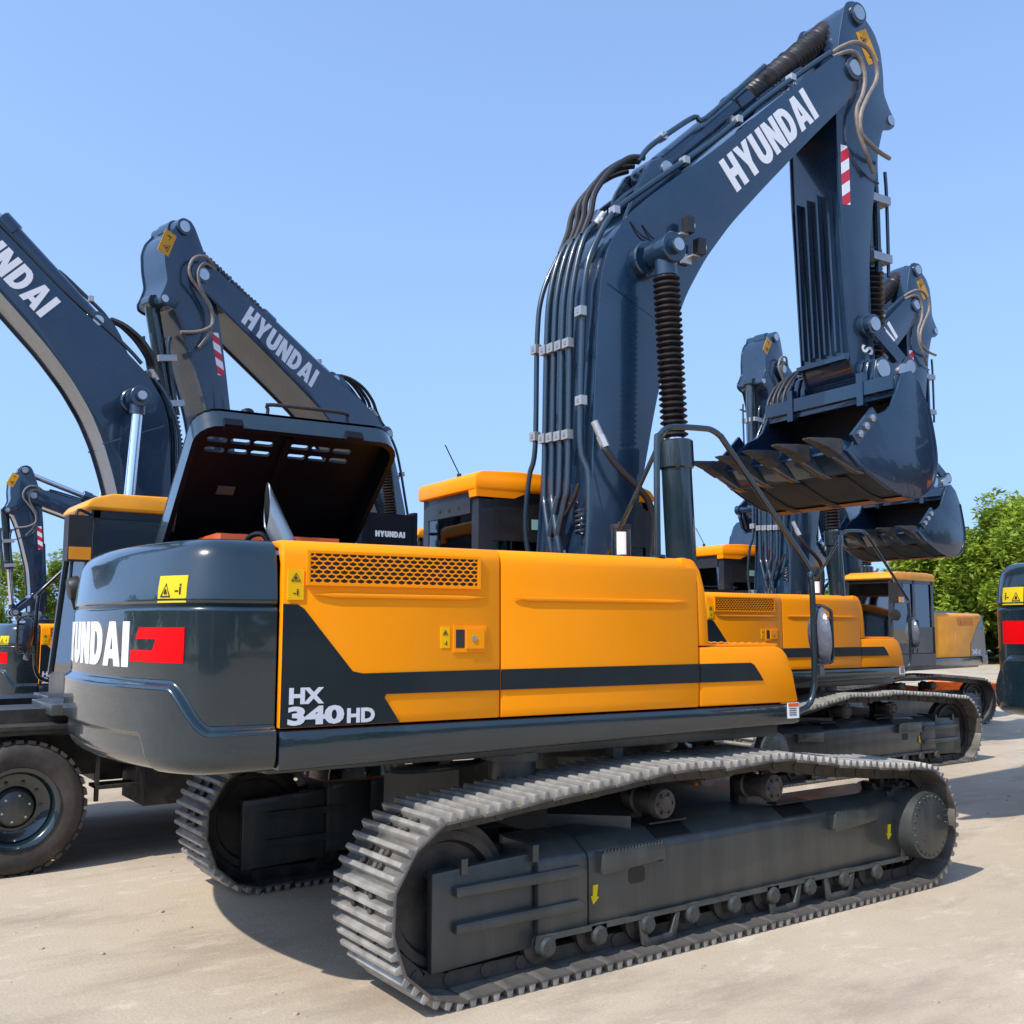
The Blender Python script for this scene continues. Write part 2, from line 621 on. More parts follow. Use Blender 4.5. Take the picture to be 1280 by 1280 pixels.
def side_frame(b):
    """track frame, local y=-1 is outboard"""
    # main box with a sloping top, from behind the idler guard to the sprocket housing
    sec = [(-.185, .23), (-.185, .60), (-.17, .632), (-.05, .70), (.20, .72), (.20, .23)]
    b.prism(sec, -1.10, 1.88, 0, .018, 'x')
    b.prism([(x * 1 + .0, z) for x, z in sec], -1.46, -1.105, 0, .014, 'x')
    # lower flange
    b.box(-1.46, 1.93, -.215, .20, .212, .236, 0, .006)
    b.box(1.875, 1.915, -.2, .2, .236, .62, 0, .012)
    # idler guard
    b.prism([(-2.12, .145), (-1.47, .17), (-1.47, .675), (-1.55, .672), (-2.12, .645)], -.155, -.10, 0, .012)
    b.prism([(-2.12, .145), (-1.47, .17), (-1.47, .675), (-1.55, .672), (-2.12, .645)], .12, .17, 0, .012)
    b.box(-2.10, -1.46, -.15, .15, .60, .64, 0, .01)
    for zz in (.30, .50):
        b.box(-1.95, -1.2, .165, .205, zz, zz + .05, 0, .01)
    for zz in (.335, .52):
        b.prism([(-2.0, zz), (-1.17, zz - .01), (-1.14, zz + .03), (-1.18, zz + .055), (-2.0, zz + .05)], -.205, -.15, 0, .008)
    b.box(-1.95, -1.91, -.17, -.10, .62, .70, 0, .008)
    b.box(-1.50, -1.46, -.19, .1, .63, .72, 0, .01)
    # towing eye and holes
    b.prism([(-.80, .43), (-.78, .415), (-.69, .415), (-.67, .43), (-.67, .49), (-.69, .505), (-.78, .505), (-.80, .49)], -.1875, -.17, 1)
    for xx in (-.55, .62):
        b.box(xx, xx + .32, -.10, .10, .712, .7235, 1)
        b.hexa([(xx, -.16, .6405), (xx + .30, -.16, .6405), (xx + .30, -.06, .698), (xx, -.06, .698), (xx, -.16, .6435), (xx + .3, -.16, .6435), (xx + .3, -.06, .701), (xx, -.06, .701)], 1)
    # chain guards
    for xx in (-.58, .55, 1.12):
        b.prism([(xx - .17, .21), (xx - .13, .06), (xx - .10, .045), (xx + .10, .045), (xx + .13, .06), (xx + .17, .21), (xx + .13, .21), (xx + .09, .10), (xx - .09, .10), (xx - .13, .21)], -.215, -.185, 0, .006)


def step_mesh(b):
    b.box(-.24, .24, -.36, -.18, .0, .016, 0, .004)
    b.prism([(-.24, -.09), (.24, -.06), (.24, .03), (-.24, .03)], -.365, -.348, 0, .006)
    for i in range(18):
        x = -.235 + .0262 * i
        b.prism([(x, .03), (x + .02, .03), (x + .01, .048)], -.365, -.350, 0)
        b.prism([(x, .016), (x + .02, .016), (x + .01, .034)], -.22, -.205, 0)
    for i in range(16):
        x = -.215 + .027 * i
        b.box(x, x + .014, -.34, -.23, .016, .024, 0)
    for x in (-.245, .23):
        b.prism([(-.36, .03), (-.36, -.07), (-.18, -.12), (-.18, .03)], x, x + .015, 0, .003, 'x')


def arrow_mesh(b):
    f = lambda u, w, h: V((u, -.19 - h, w))
    b.poly([[(-.012, .05), (.022, .05), (.014, -.015), (.03, -.02), (-.012, -.055), (-.03, -.008), (-.016, -.01)]], f, 0, .002)


def roller(b):
    b.lathe((0, -.16, 0), (0, 1, 0), [(0, .035), (0, .06), (.015, .07), (.02, .105), (.075, .105), (.08, .08), (.24, .08), (.245, .105), (.30, .105), (.305, .07), (.32, .06), (.32, .035)], 0, 24)
    b.lathe((0, -.235, 0), (0, 1, 0), [(0, .03), (0, .042), (.012, .054), (.07, .058), (.075, .05)], 1, 20)
    for i in range(5):
        a = 2 * pi * i / 5
        b.cyl((.033 * cos(a), -.24, .033 * sin(a)), (.033 * cos(a), -.232, .033 * sin(a)), .008, 0, 6)
    b.box(-.055, .055, -.215, -.165, .0, .06, 1, .01)


def carrier(b):
    b.lathe((0, -.2, 0), (0, 1, 0), [(0, .03), (0, .045), (.01, .055), (.012, .085), (.03, .092), (.07, .092), (.08, .075), (.22, .075), (.23, .09), (.3, .09), (.3, .04)], 0, 20)
    for i in range(6):
        a = i * pi / 3
        b.cyl((.06 * cos(a), -.205, .06 * sin(a)), (.06 * cos(a), -.19, .06 * sin(a)), .01, 0, 6)
    b.box(-.05, .05, .08, .16, -.2, .05, 0, .01)


def idler(b):
    b.lathe((0, -.085, 0), (0, 1, 0), [(0, .06), (0, .10), (.045, .12), (.045, .28), (0, .30), (0, .345), (.035, .345), (.04, .40), (.13, .40), (.135, .345), (.17, .345), (.17, .30), (.125, .28), (.125, .12), (.17, .1), (.17, .06)], 0, 40)


def sprocket(b):
    pr = []
    n = 21
    for i in range(n):
        a0 = 2 * pi * i / n
        for da, r in ((0, .30), (.06, .30), (.11, .375), (.19, .375), (.24, .30)):
            pr.append((r * cos(a0 + da * 1.0), r * sin(a0 + da)))
    b.prism(pr, -.05, .05, 0)
    b.cyl((0, -.12, 0), (0, .2, 0), .27, 1, 32)
    for i in range(20):
        a = 2 * pi * i / 20
        b.cyl((.285 * cos(a), -.13, .285 * sin(a)), (.285 * cos(a), -.05, .285 * sin(a)), .013, 1, 6)


def drive_hub(b):
    b.lathe((0, -.33, 0), (0, 1, 0), [(0, .0), (0, .20), (.012, .222), (.012, .238), (.10, .245), (.20, .255), (.26, .26), (.26, .1)], 0, 40)
    for i in range(26):
        a = 2 * pi * i / 26
        b.cyl((.212 * cos(a), -.334, .212 * sin(a)), (.212 * cos(a), -.31, .212 * sin(a)), .009, 0, 6)
    b.cyl((.1, -.336, .05), (.1, -.32, .05), .022, 0, 10)
    b.cyl((-.08, -.336, -.09), (-.08, -.32, -.09), .022, 0, 10)


def center_frame(b):
    b.box(-.62, .62, -.75, .75, .50, .86, 0, .03)
    b.cyl((0, 0, .84), (0, 0, 1.04), .74, 0, 40)
    b.cyl((0, 0, 1.03), (0, 0, 1.16), .80, 1, 40)
    for sx in (-1, 1):
        for sy in (-1, 1):
            a, c = V((sx * .25, sy * .6, .7)), V((sx * .85, sy * 1.22, .62))
            d = (c - a).normalized()
            w = V((-d.y, d.x, 0)) * .26
            p = []
            for z0 in (-.17, .15):
                for q in (a - w, a + w, c + w, c - w):
                    p.append(V((q.x, q.y, q.z + z0 * (1 if q is a else 1))))
            b.hexa(p, 0, .02)
    b.box(-.3, .3, -.3, .3, .44, .52, 0, .02)


def crawler(root, rz, detail, center='frame_paint'):
    """undercarriage: track frames are parts, shoes/rollers/steps are their sub-parts"""
    base = M.Rotation(rz, 4, 'Z')
    part('center_frame', center_frame, [center, 'link_steel'], root, 'center_' + center, base)
    for s in (-1, 1):
        mx = base @ M.Translation((0, s * 1.34, 0))
        if s > 0:   # mirror by a half turn keeps the outer face out; then the drive must be swapped back
            mx = mx @ M.Scale(-1, 4, (0, 1, 0))
        fr = part('track_frame', side_frame, ['frame_paint', 'black_ink'], root, 'track_frame', mx)
        if detail:
            pts, L = along(track_path(), PITCH_N)
            p2, _ = along(track_path(), PITCH_N, .02)
            p3, _ = along(track_path(), PITCH_N, -.02)
            for (x, z), a, c in zip(pts, p2, p3):
                d = V((a[0] - c[0], 0, a[1] - c[1])).normalized()
                n = V((d.z, 0, -d.x))
                j = random.uniform(-.004, .004)
                part('track_shoe', shoe, ['shoe_steel', 'link_steel', 'black_ink', 'worn_steel'], fr, 'track_shoe',
                     M(((d.x, 0, n.x, x + n.x * j), (0, 1, 0, 0), (d.z, 0, n.z, z + n.z * j), (0, 0, 0, 1))))
        else:
            part('track_chain', chain_mesh, ['shoe_steel', 'link_steel'], fr, 'track_chain')
        for i in range(9):
            part('track_roller', roller, ['link_steel', 'frame_paint'], fr, 'track_roller', M.Translation((-1.42 + i * .37, 0, .178)))
        for x, z in ((-.5, .845), (.5, .85)):
            part('carrier_roller', carrier, 'link_steel', fr, 'carrier_roller', M.Translation((x, 0, z)))
        part('idler', idler, 'link_steel', fr, 'idler', M.Translation((-1.985, 0, .49)))
        part('sprocket', sprocket, ['link_steel', 'frame_paint'], fr, 'sprocket', M.Translation((2.0, 0, .457)))
        part('drive_hub', drive_hub, 'frame_paint', fr, 'drive_hub', M.Translation((2.06, 0, .457)))
        for x in (-.80, 1.30):
            part('step', step_mesh, 'frame_paint', fr, 'step', M.Translation((x, .12, .60)))
        for x, z in ((-1.06, .40), (1.74, .43)):
            part('arrow_sticker', arrow_mesh, 'yellow_vinyl', fr, 'arrow_sticker', M.Translation((x, .0, z)))


# ------------------------------------------------------------------ counterweight
def cw_outline():
    P = [V((-2.79, -1.49)), V((-2.88, -1.49)), V((-2.98, -1.49))]
    p0, c1, c2, p3 = V((-2.98, -1.49)), V((-3.21, -1.49)), V((-3.300, -1.345)), V((-3.385, -1.07))
    for i in range(1, 25):
        t = i / 24
        P.append(p0 * (1 - t) ** 3 + c1 * 3 * t * (1 - t) ** 2 + c2 * 3 * t * t * (1 - t) + p3 * t ** 3)
    a0 = math.asin(1.07 / 3.55)
    for i in range(1, 61):
        a = a0 - a0 * i / 60
        P.append(V((-3.55 * cos(a), -3.55 * sin(a))))
    L = P[:-1] + [V((p.x, -p.y)) for p in P[::-1]]
    return L


OUT = cw_outline()
# resample at even spacing
_d = [0]
for _a, _b in zip(OUT, OUT[1:]):
    _d.append(_d[-1] + (_b - _a).length)
CWL = _d[-1]


def cw_at(s):
    s = min(max(s, 0), CWL - 1e-6)
    lo = 0
    while _d[lo + 1] < s:
        lo += 1
    t = (s - _d[lo]) / (_d[lo + 1] - _d[lo])
    p = OUT[lo].lerp(OUT[lo + 1], t)
    return p


def cw_norm(s):
    a, b = cw_at(s - .03), cw_at(s + .03)
    d = (b - a).normalized()
    return V((-d.y, d.x)) if V((-d.y, d.x)).x * -1 > 0 or abs(d.x) > .9 else V((-d.y, d.x))


def cw_s_of_y(y):
    # arc length where outline reaches lateral position y on the rear
    for i in range(len(OUT)):
        if OUT[i].y > y:
            return _d[i]
    return CWL


SY1, SY2, SB = cw_s_of_y(-1.465), cw_s_of_y(-1.33), cw_s_of_y(-1.16)


def smooth(a, b, x):
    t = min(max((x - a) / (b - a), 0), 1)
    return t * t * (3 - 2 * t)


def cw_e(s, z):
    """inward offset of the skin at arc length s (from the nearer end) and height z"""
    s = min(s, CWL - s)
    e = 0.
    if z < 1.29:
        k = (1.29 - z) / .10
        e += .10 * (1 - sqrt(max(0, 1 - k * k)))
    if z > 2.0:
        k = (z - 2.0) / .35
        e += .055 * k ** 1.6
    if z > 2.25:
        k = min((z - 2.25) / .105, 1)
        e += .105 * (1 - sqrt(max(0, 1 - k * k)))
    e += .02 * math.exp(-((z - 2.015) / .010) ** 2)
    # upper step: the lower belt stands proud
    za = 1.415 + (1.635 - 1.415) * smooth(SY1 - .02, SY2 + .03, s)
    e += .038 * smooth(za - .030, za + .006, z)
    # lower panel set in, on the rear only
    zb = 1.375 - .35 * smooth(SB + .05, SB - .17, s)
    e += .034 * smooth(zb + .010, zb - .014, z) * (1 if s > 0 else 0)
    return e


def cw_point(s, z, h=0.):
    p = cw_at(s)
    a, b = cw_at(s - .02), cw_at(s + .02)
    d = (b - a).normalized()
    n = V((-d.y, d.x))
    if n.dot(p - V((-1.5, 0))) < 0:
        n = -n
    q = p + n * (h - cw_e(s, z))
    return V((q.x, q.y, z))


def counterweight(b):
    ns = 420
    zs = [1.19 + i * .008 for i in range(14)] + [1.304 + .0075 * i for i in range(65)] + [1.80 + .02 * i for i in range(9)]
    zs += [1.975 + .008 * i for i in range(10)] + [2.07 + .02 * i for i in range(9)] + [2.25 + .105 * sin(radians(90 * i / 9)) for i in range(10)]
    cols = []
    for i in range(ns + 1):
        s = CWL * i / ns
        cols.append([b.bm.verts.new(cw_point(s, z)) for z in zs])
    for i in range(ns):
        for j in range(len(zs) - 1):
            b.bm.faces.new((cols[i][j], cols[i + 1][j], cols[i + 1][j + 1], cols[i][j + 1]))
    top = [c[-1] for c in cols]
    bot = [c[0] for c in cols]
    b.bm.faces.new(top)
    b.bm.faces.new(bot[::-1])
    b.bm.faces.new(cols[0][::-1] + cols[-1])


CWH, CWW, CWC = .235, 1.13, CWL / 2 - .16


def cw_text(b):
    L = wordlen('HYUNDAI', CWH, CWW)
    f = lambda u, w, hh: cw_point(CWC + L / 2 - u, 1.70 + w, hh)
    word(b, 'HYUNDAI', f, CWH, CWW, sub=3)


def cw_mark(side):
    def fn(b):
        h = .175
        L = wordlen('HYUNDAI', CWH, CWW)
        s0 = CWC - (L / 2 + .075) if side > 0 else CWL - CWC + L / 2 + .075
        f = lambda u, w, hh: cw_point(s0 - side * u, 1.73 + w, hh)
        k = .42
        b.poly([[(.0, 0), (k, 0), (k, h), (.03, h), (.0, h * .66), (.20, h * .66), (.17, h * .34), (-.05, h * .34), (-.06, 0)]], f, 0, .004, 3)
    return fn


def cw_sticker(b):
    s0 = cw_s_of_y(-1.27)
    f = lambda u, w, hh: cw_point(s0 + .09 - u, 2.028 + w, hh)
    sticker(b, f, .225, .135)


# ------------------------------------------------------------------ upper structure
def hexgrille(b, x0, x1, z0, z1, y, s=-1):
    b.box(x0, x1, min(y + .002 * s, y), max(y + .002 * s, y), z0, z1, 1)
    nx, nz = 21, 7
    dx = (x1 - x0) / nx
    dz = (z1 - z0) / nz
    r = .0036

    def bar(p, q):
        p = (min(max(p[0], x0), x1), min(max(p[1], z0), z1))
        q = (min(max(q[0], x0), x1), min(max(q[1], z0), z1))
        d = sqrt((p[0] - q[0]) ** 2 + (p[1] - q[1]) ** 2)
        if d < .004:
            return
        n = (-(q[1] - p[1]) / d * r, (q[0] - p[0]) / d * r)
        yy = (y + .004 * s, y + .012 * s)
        b.hexa([(p[0] + n[0], yy[0], p[1] + n[1]), (q[0] + n[0], yy[0], q[1] + n[1]), (q[0] - n[0], yy[0], q[1] - n[1]), (p[0] - n[0], yy[0], p[1] - n[1]),
                (p[0] + n[0], yy[1], p[1] + n[1]), (q[0] + n[0], yy[1], q[1] + n[1]), (q[0] - n[0], yy[1], q[1] - n[1]), (p[0] - n[0], yy[1], p[1] - n[1])], 0)
    for j in range(nz + 1):
        o = .5 * (j % 2)
        for i in range(-1, nx + 1):
            cx = x0 + (i + o) * dx
            z = z0 + j * dz
            # zig-zag horizontal rib and the vertical web to the next row
            bar((cx + dx * .16, z), (cx + dx * .5, z + dz * .30))
            bar((cx + dx * .5, z + dz * .30), (cx + dx * .84, z))
            bar((cx + dx * .84, z), (cx + dx * 1.16, z))
            if j < nz:
                bar((cx + dx * .5, z + dz * .3), (cx + dx * .5, z + dz * 1.0))


def door_section(y0=1.49, zlo=1.405, ztop=2.352):
    """(|y|, z) section of a side door with a rolled top edge"""
    sec = [(y0 - .05, zlo), (y0 - .004, zlo), (y0, zlo + .05), (y0 + .004, 1.75), (y0, 2.20)]
    for i in range(7):
        a = radians(90 * i / 6)
        sec.append((y0 - .075 + .075 * cos(a), ztop - .08 + .08 * sin(a)))
    sec += [(y0 - .42, ztop + .003), (y0 - .42, ztop - .03), (y0 - .10, ztop - .04), (y0 - .06, ztop - .12)]
    return sec


def doorfn(x0, x1, s, m=0):
    def fn(b):
        b.prism([(s * y, z) for y, z in door_section()], x0, x1, m, .006, 'x')
    return fn


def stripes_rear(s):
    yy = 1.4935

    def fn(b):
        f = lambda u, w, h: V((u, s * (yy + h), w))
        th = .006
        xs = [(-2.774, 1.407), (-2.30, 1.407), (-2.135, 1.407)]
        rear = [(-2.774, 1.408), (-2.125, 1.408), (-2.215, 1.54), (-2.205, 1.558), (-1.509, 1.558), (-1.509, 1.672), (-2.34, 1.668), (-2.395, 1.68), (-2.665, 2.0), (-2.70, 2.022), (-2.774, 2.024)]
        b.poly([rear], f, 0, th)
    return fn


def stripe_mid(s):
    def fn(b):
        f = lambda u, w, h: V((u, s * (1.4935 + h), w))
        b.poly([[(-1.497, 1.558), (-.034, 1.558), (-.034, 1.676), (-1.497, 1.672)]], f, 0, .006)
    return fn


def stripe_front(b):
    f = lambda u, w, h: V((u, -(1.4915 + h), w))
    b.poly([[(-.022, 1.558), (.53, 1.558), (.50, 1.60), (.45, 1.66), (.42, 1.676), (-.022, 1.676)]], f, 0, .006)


def crease(x0, x1, s=-1):
    def fn(b):
        b.prism([(x0, 2.075), (x0 + .12, 2.058), (x1 - .12, 2.058), (x1, 2.075), (x1 - .12, 2.082), (x0 + .12, 2.082)], s * 1.4935, s * 1.503, 0, .004)
    return fn


def latch(b):
    b.box(-.105, .105, -1.502, -1.4945, -.075, .075, 0, .006)
    b.box(-.09, -.035, -1.5035, -1.50, -.05, .05, 1)
    b.box(-.03, .085, -1.512, -1.50, -.055, .055, 0, .008)
    b.cyl((.02, -1.511, .0), (.02, -1.517, .0), .016, 2, 12)


def tag_label(b):
    f = sidefn(-1.487, -1, .755, 1.297)
    b.poly([[(0, 0), (.105, 0), (.105, .105), (0, .105)]], f, 0, .003)
    b.poly([[(.004, .078), (.101, .078), (.101, .101), (.004, .101)]], lambda u, w, h: f(u, w, h + .002), 1, .003)
    for k in range(4):
        b.poly([[(.012, .062 - k * .014), (.08, .062 - k * .014), (.08, .067 - k * .014), (.012, .067 - k * .014)]], lambda u, w, h: f(u, w, h + .002), 2, .003)


def skirt(s):
    def fn(b):
        b.prism([(-2.776, 1.195), (.86, 1.262), (.892, 1.285), (.865, 1.394), (-2.776, 1.394)], s * 1.485, s * 1.30, 0, .018)
    return fn


def deck(b):
    b.prism([(-2.78, -1.3), (.85, -1.3), (.85, -.62), (1.25, -.62), (1.25, .45), (1.45, .45), (1.45, 1.40), (-2.78, 1.40)], 1.16, 1.26, 0, .01, 'z')
    # machinery space behind the doors
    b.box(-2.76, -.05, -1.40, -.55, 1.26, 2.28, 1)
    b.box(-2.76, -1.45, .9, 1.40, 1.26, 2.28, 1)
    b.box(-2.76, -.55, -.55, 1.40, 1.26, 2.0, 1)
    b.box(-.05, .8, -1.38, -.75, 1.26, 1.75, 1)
    # boom foot brackets
    for y in (-.44, .38):
        b.prism([(-.5, 1.26), (.75, 1.26), (.35, 2.0), (.1, 2.1), (-.15, 1.98)], y, y + .06, 0, .01)


def lower_bits(b):
    b.cyl((-1.2, -1.12, .98), (-1.2, -1.12, 1.17), .145, 0, 24, ch=.012)
    b.cyl((-1.2, -1.12, 1.12), (-1.2, -1.12, 1.17), .19, 0, 24)
    b.cyl((-2.5, -.5, 1.06), (-2.5, -.5, 1.17), .08, 0, 16)
    b.box(-2.2, -1.6, -.3, .5, 1.08, 1.17, 0, .01)
    b.tube([(-2.0, -1.1, 1.15), (-1.9, -1.0, 1.08), (-1.4, -.9, 1.07), (-1.0, -.7, 1.12)], .02, 0, 8, 5)
    b.box(-.5, -.42, -1.2, -1.12, 1.02, 1.17, 0, .01)
    b.box(-2.6, .0, -1.22, -.2, 1.15, 1.165, 0)


def toolbox(b):
    # storage box / step at the right front
    b.prism([(-.022, 1.405), (.858, 1.405), (.815, 1.60), (.765, 1.72), (.72, 1.765), (.66, 1.782), (-.022, 1.782)], -1.4905, -.72, 0, .014)


def corner_panel(b):
    b.prism([(-.022, 1.79), (.062, 1.79), (.056, 1.98), (.036, 2.15), (-.0, 2.27), (-.05, 2.335), (-.12, 2.352), (-.16, 2.352), (-.16, 2.30), (-.03, 2.2)], -1.488, -.66, 0, .012)


def tread(b):
    b.box(.07, .70, -1.46, -.76, 1.7855, 1.800, 0, .004)
    for i in range(9):
        for j in range(5):
            b.cyl((.12 + i * .065, -1.40 + j * .14, 1.799), (.12 + i * .065, -1.40 + j * .14, 1.806), .014, 0, 8)


def top_plate(b):
    b.prism([(-1.50, -1.10), (-.13, -1.10), (-.13, -.50), (-.55, -.50), (-.55, .5), (-1.50, .5)], 2.31, 2.354, 0, .01, 'z')
    b.box(-1.35, -.75, -1.0, -.6, 2.354, 2.375, 1, .008)


def rim(b):
    # rolled lip round the engine opening
    b.box(-2.775, -1.50, .92, 1.43, 2.29, 2.354, 0, .01)
    b.box(-2.775, -2.70, -1.08, .92, 2.27, 2.345, 0, .01)


def hood_panel(b, slots):
    """lid in its own frame: x length 0..1.40, v from hinge 0 to free edge 1.56, outside is +n"""
    Lx, W = 1.40, 1.58

    def rr(x0, x1, y0, y1, r0, r1, n=5):
        return ([(x0, y0), (x1, y0)] + arc(x1 - r1, y1 - r1, r1, r1, 0, 90, n) + arc(x0 + r0, y1 - r0, r0, r0, 90, 180, n))
    outer = rr(0, Lx, 0, W, .16, .16)
    holes = []
    if slots:
        for x0, k in ((.13, 3), (.69, 3)):
            for i in range(k):
                for vrow in (1.335, 1.245):
                    x = x0 + i * .155
                    holes.append(arc(x + .022, vrow, .022, .022, 90, 270, 4) + arc(x + .115, vrow, .022, .022, 270, 450, 4))
    # outer skin and inner skin as one thick sheet
    t = bmesh.new()
    es = []
    for L in [outer] + holes:
        vs = [t.verts.new((u, w, 0)) for u, w in L]
        es += [t.edges.new((vs[i], vs[(i + 1) % len(vs)])) for i in range(len(vs))]
    bmesh.ops.triangle_fill(t, use_beauty=True, use_dissolve=False, edges=es)
    t.verts.index_update()
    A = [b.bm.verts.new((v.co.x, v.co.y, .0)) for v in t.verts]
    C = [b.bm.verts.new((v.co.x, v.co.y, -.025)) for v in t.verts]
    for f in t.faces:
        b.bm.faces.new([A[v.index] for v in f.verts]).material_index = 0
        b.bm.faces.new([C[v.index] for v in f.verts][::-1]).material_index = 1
    for e in t.edges:
        if len(e.link_faces) == 1:
            p, q = [v.index for v in e.verts]
            f = b.bm.faces.new((A[p], A[q], C[q], C[p]))
            f.material_index = 1
    t.free()
    # flange: outer wall (paint) + inner wall (dark)
    n = len(outer)
    inner = rr(.035, Lx - .035, .035, W - .035, .14, .14)

    def wall(L, d0, d1, m):
        a = [b.bm.verts.new((u, w, d0)) for u, w in L]
        c = [b.bm.verts.new((u, w, d1)) for u, w in L]
        for i in range(n):
            b.bm.faces.new((a[i], a[(i + 1) % n], c[(i + 1) % n], c[i])).material_index = m
        return c
    dep = -.17
    o2 = wall(outer, -.002, dep, 0)
    i2 = wall(inner, -.025, dep, 1)
    for i in range(n):
        b.bm.faces.new((o2[i], o2[(i + 1) % n], i2[(i + 1) % n], i2[i])).material_index = 1
    # stiffeners inside
    b.box(.08, Lx - .08, .30, .34, -.05, -.026, 1, .006)
    b.box(.64, .69, .3, 1.42, -.05, -.026, 1, .006)
    b.box(.30, .42, .84, .92, -.031, -.026, 2)
    for x in (.16, .98):    # catches on the free edge
        b.box(x, x + .12, W - .02, W + .035, -.19, -.13, 1, .01)
    b.cyl((.36, W - .06, -.06), (.36, W - .06, .05), .05, 1, 14)


def hood_rail(b):
    b.tube([(.50, 1.50, 0), (.50, 1.55, .085), (.53, 1.58, .10), (1.02, 1.58, .10), (1.06, 1.55, .085), (1.06, 1.50, 0)], .013, 0, 8, 3)


def engine(b):
    b.box(-2.70, -1.90, .0, .75, 2.0, 2.50, 0, .06)
    b.cyl((-2.3, .3, 2.49), (-2.3, .3, 2.53), .09, 1, 16)
    b.box(-2.62, -1.92, -.75, .05, 2.0, 2.28, 1, .03)
    b.tube([(-2.72, .75, 2.3), (-2.6, .7, 2.45), (-2.5, .6, 2.46), (-2.4, .55, 2.3)], .014, 1, 8, 4)
    b.tube([(-1.9, -.4, 2.25), (-1.8, -.2, 2.42), (-1.7, 0, 2.4), (-1.65, .2, 2.3)], .022, 1, 8, 5)
    b.tube([(-2.78, 1.0, 2.3), (-2.74, .98, 2.46), (-2.66, .95, 2.50), (-2.58, .9, 2.34)], .012, 1, 8, 4)
    b.tube([(-2.62, -.1, 2.3), (-2.58, -.2, 2.46), (-2.5, -.28, 2.47), (-2.45, -.3, 2.3)], .018, 1, 8, 4)
    b.cyl((-2.80, 1.02, 2.36), (-2.84, .62, 2.74), .011, 2, 8)
    b.cyl((-2.80, 1.02, 2.36), (-2.825, .80, 2.57), .017, 1, 8)
    for k in range(6):
        b.box(-2.69 + k * .13, -2.62 + k * .13, .12, .62, 2.495, 2.512, 0, .006)
    for x, y in ((-2.1, .05), (-2.0, -.1), (-1.85, -.3)):
        b.cyl((x, y, 2.2), (x, y, 2.43), .02, 1, 8)


def exhaust(b):
    b.cyl((-2.40, -.36, 2.2), (-2.40, -.36, 2.45), .07, 0, 20)
    b.box(-2.47, -2.33, -.44, -.28, 2.2, 2.38, 0, .01)
    d = V((-.42, .1, .90)).normalized()
    P = V((-2.40, -.36, 2.42))
    ra = b.ring(P, d, .07, 20)
    # slash-cut mouth
    rb = []
    for v in ra:
        side = (v.co - P).dot(V((-.90, 0, -.42)))
        rb.append(b.bm.verts.new(v.co + d * (.26 - side * 1.9)))
    rc = []
    for v, w in zip(ra, rb):
        c0 = P
        rc.append(b.bm.verts.new(P + (v.co - P) * .88 + (w.co - v.co)))
    rd = [b.bm.verts.new(P + (v.co - P) * .88) for v in ra]
    n = 20
    for A, C, m in ((ra, rb, 0), (rb, rc, 0), (rc, rd, 1)):
        for i in range(n):
            b.bm.faces.new((A[i], A[(i + 1) % n], C[(i + 1) % n], C[i])).material_index = m
    b.bm.faces.new(rd).material_index = 1


def handrail(b):
    b.tube([(-.28, -1.40, 2.34), (-.275, -1.4, 3.08), (-.25, -1.4, 3.15), (-.19, -1.4, 3.205), (-.10, -1.4, 3.225), (.12, -1.4, 3.238), (.20, -1.4, 3.235),
            (.28, -1.4, 3.20), (.36, -1.4, 3.12), (1.06, -1.4, 2.38), (1.11, -1.4, 2.28), (1.125, -1.4, 2.1), (1.12, -1.4, 1.6), (1.10, -1.4, 1.45), (1.04, -1.4, 1.36), (.90, -1.4, 1.32)], .021, 0, 10, 3)
    b.cyl((-.28, -1.4, 2.352), (-.28, -1.4, 2.37), .05, 0, 12)
    b.tube([(-.27, -.80, 2.34), (-.20, -1.38, 3.17)], .016, 0, 8)
    b.tube([(1.125, -1.4, 2.05), (1.13, -1.4, 2.06), (1.22, -1.4, 2.06), (1.30, -1.4, 2.03), (1.31, -1.4, 1.98), (1.31, -1.4, 1.72), (1.28, -1.4, 1.66), (1.12, -1.4, 1.655)], .013, 0, 8, 3)


def mirror(b):
    b.lathe((1.21, -1.375, 1.85), (.9, -.35, .1), [(-.05, .02), (-.04, .10), (0, .14), (.02, .145), (.025, .0)], 0, 20)
    for v in list(b.bm.verts):
        v.co.z = 1.85 + (v.co.z - 1.85) * 1.45
    b.cyl((1.22, -1.395, 1.97), (1.31, -1.4, 1.97), .012, 1, 8)
    b.tube([(1.2, -1.37, 1.70), (1.21, -1.37, 1.62), (1.22, -1.36, 1.58)], .03, 0, 8, 3)


def canister(b):
    b.cyl((-.21, -.92, 2.35), (-.21, -.92, 2.58), .068, 0, 20)
    b.cyl((-.21, -.92, 2.575), (-.21, -.92, 2.61), .073, 1, 20, ch=.006)
    b.cyl((-.21, -.92, 2.60), (-.21, -.92, 2.63), .02, 1, 10)
    n = 6
    a0 = radians(-150)
    for i in range(n):
        a, c = a0 + i * .16, a0 + (i + 1) * .16
        p = [V((-.21 + .0695 * cos(t), -.92 + .0695 * sin(t), z)) for t, z in ((a, 2.40), (c, 2.40), (c, 2.555), (a, 2.555))]
        b.bm.faces.new([b.bm.verts.new(q) for q in p]).material_index = 2


# ------------------------------------------------------------------ cab
CX0, CX1, CY0, CY1 = -.52, 1.34, .53, 1.52


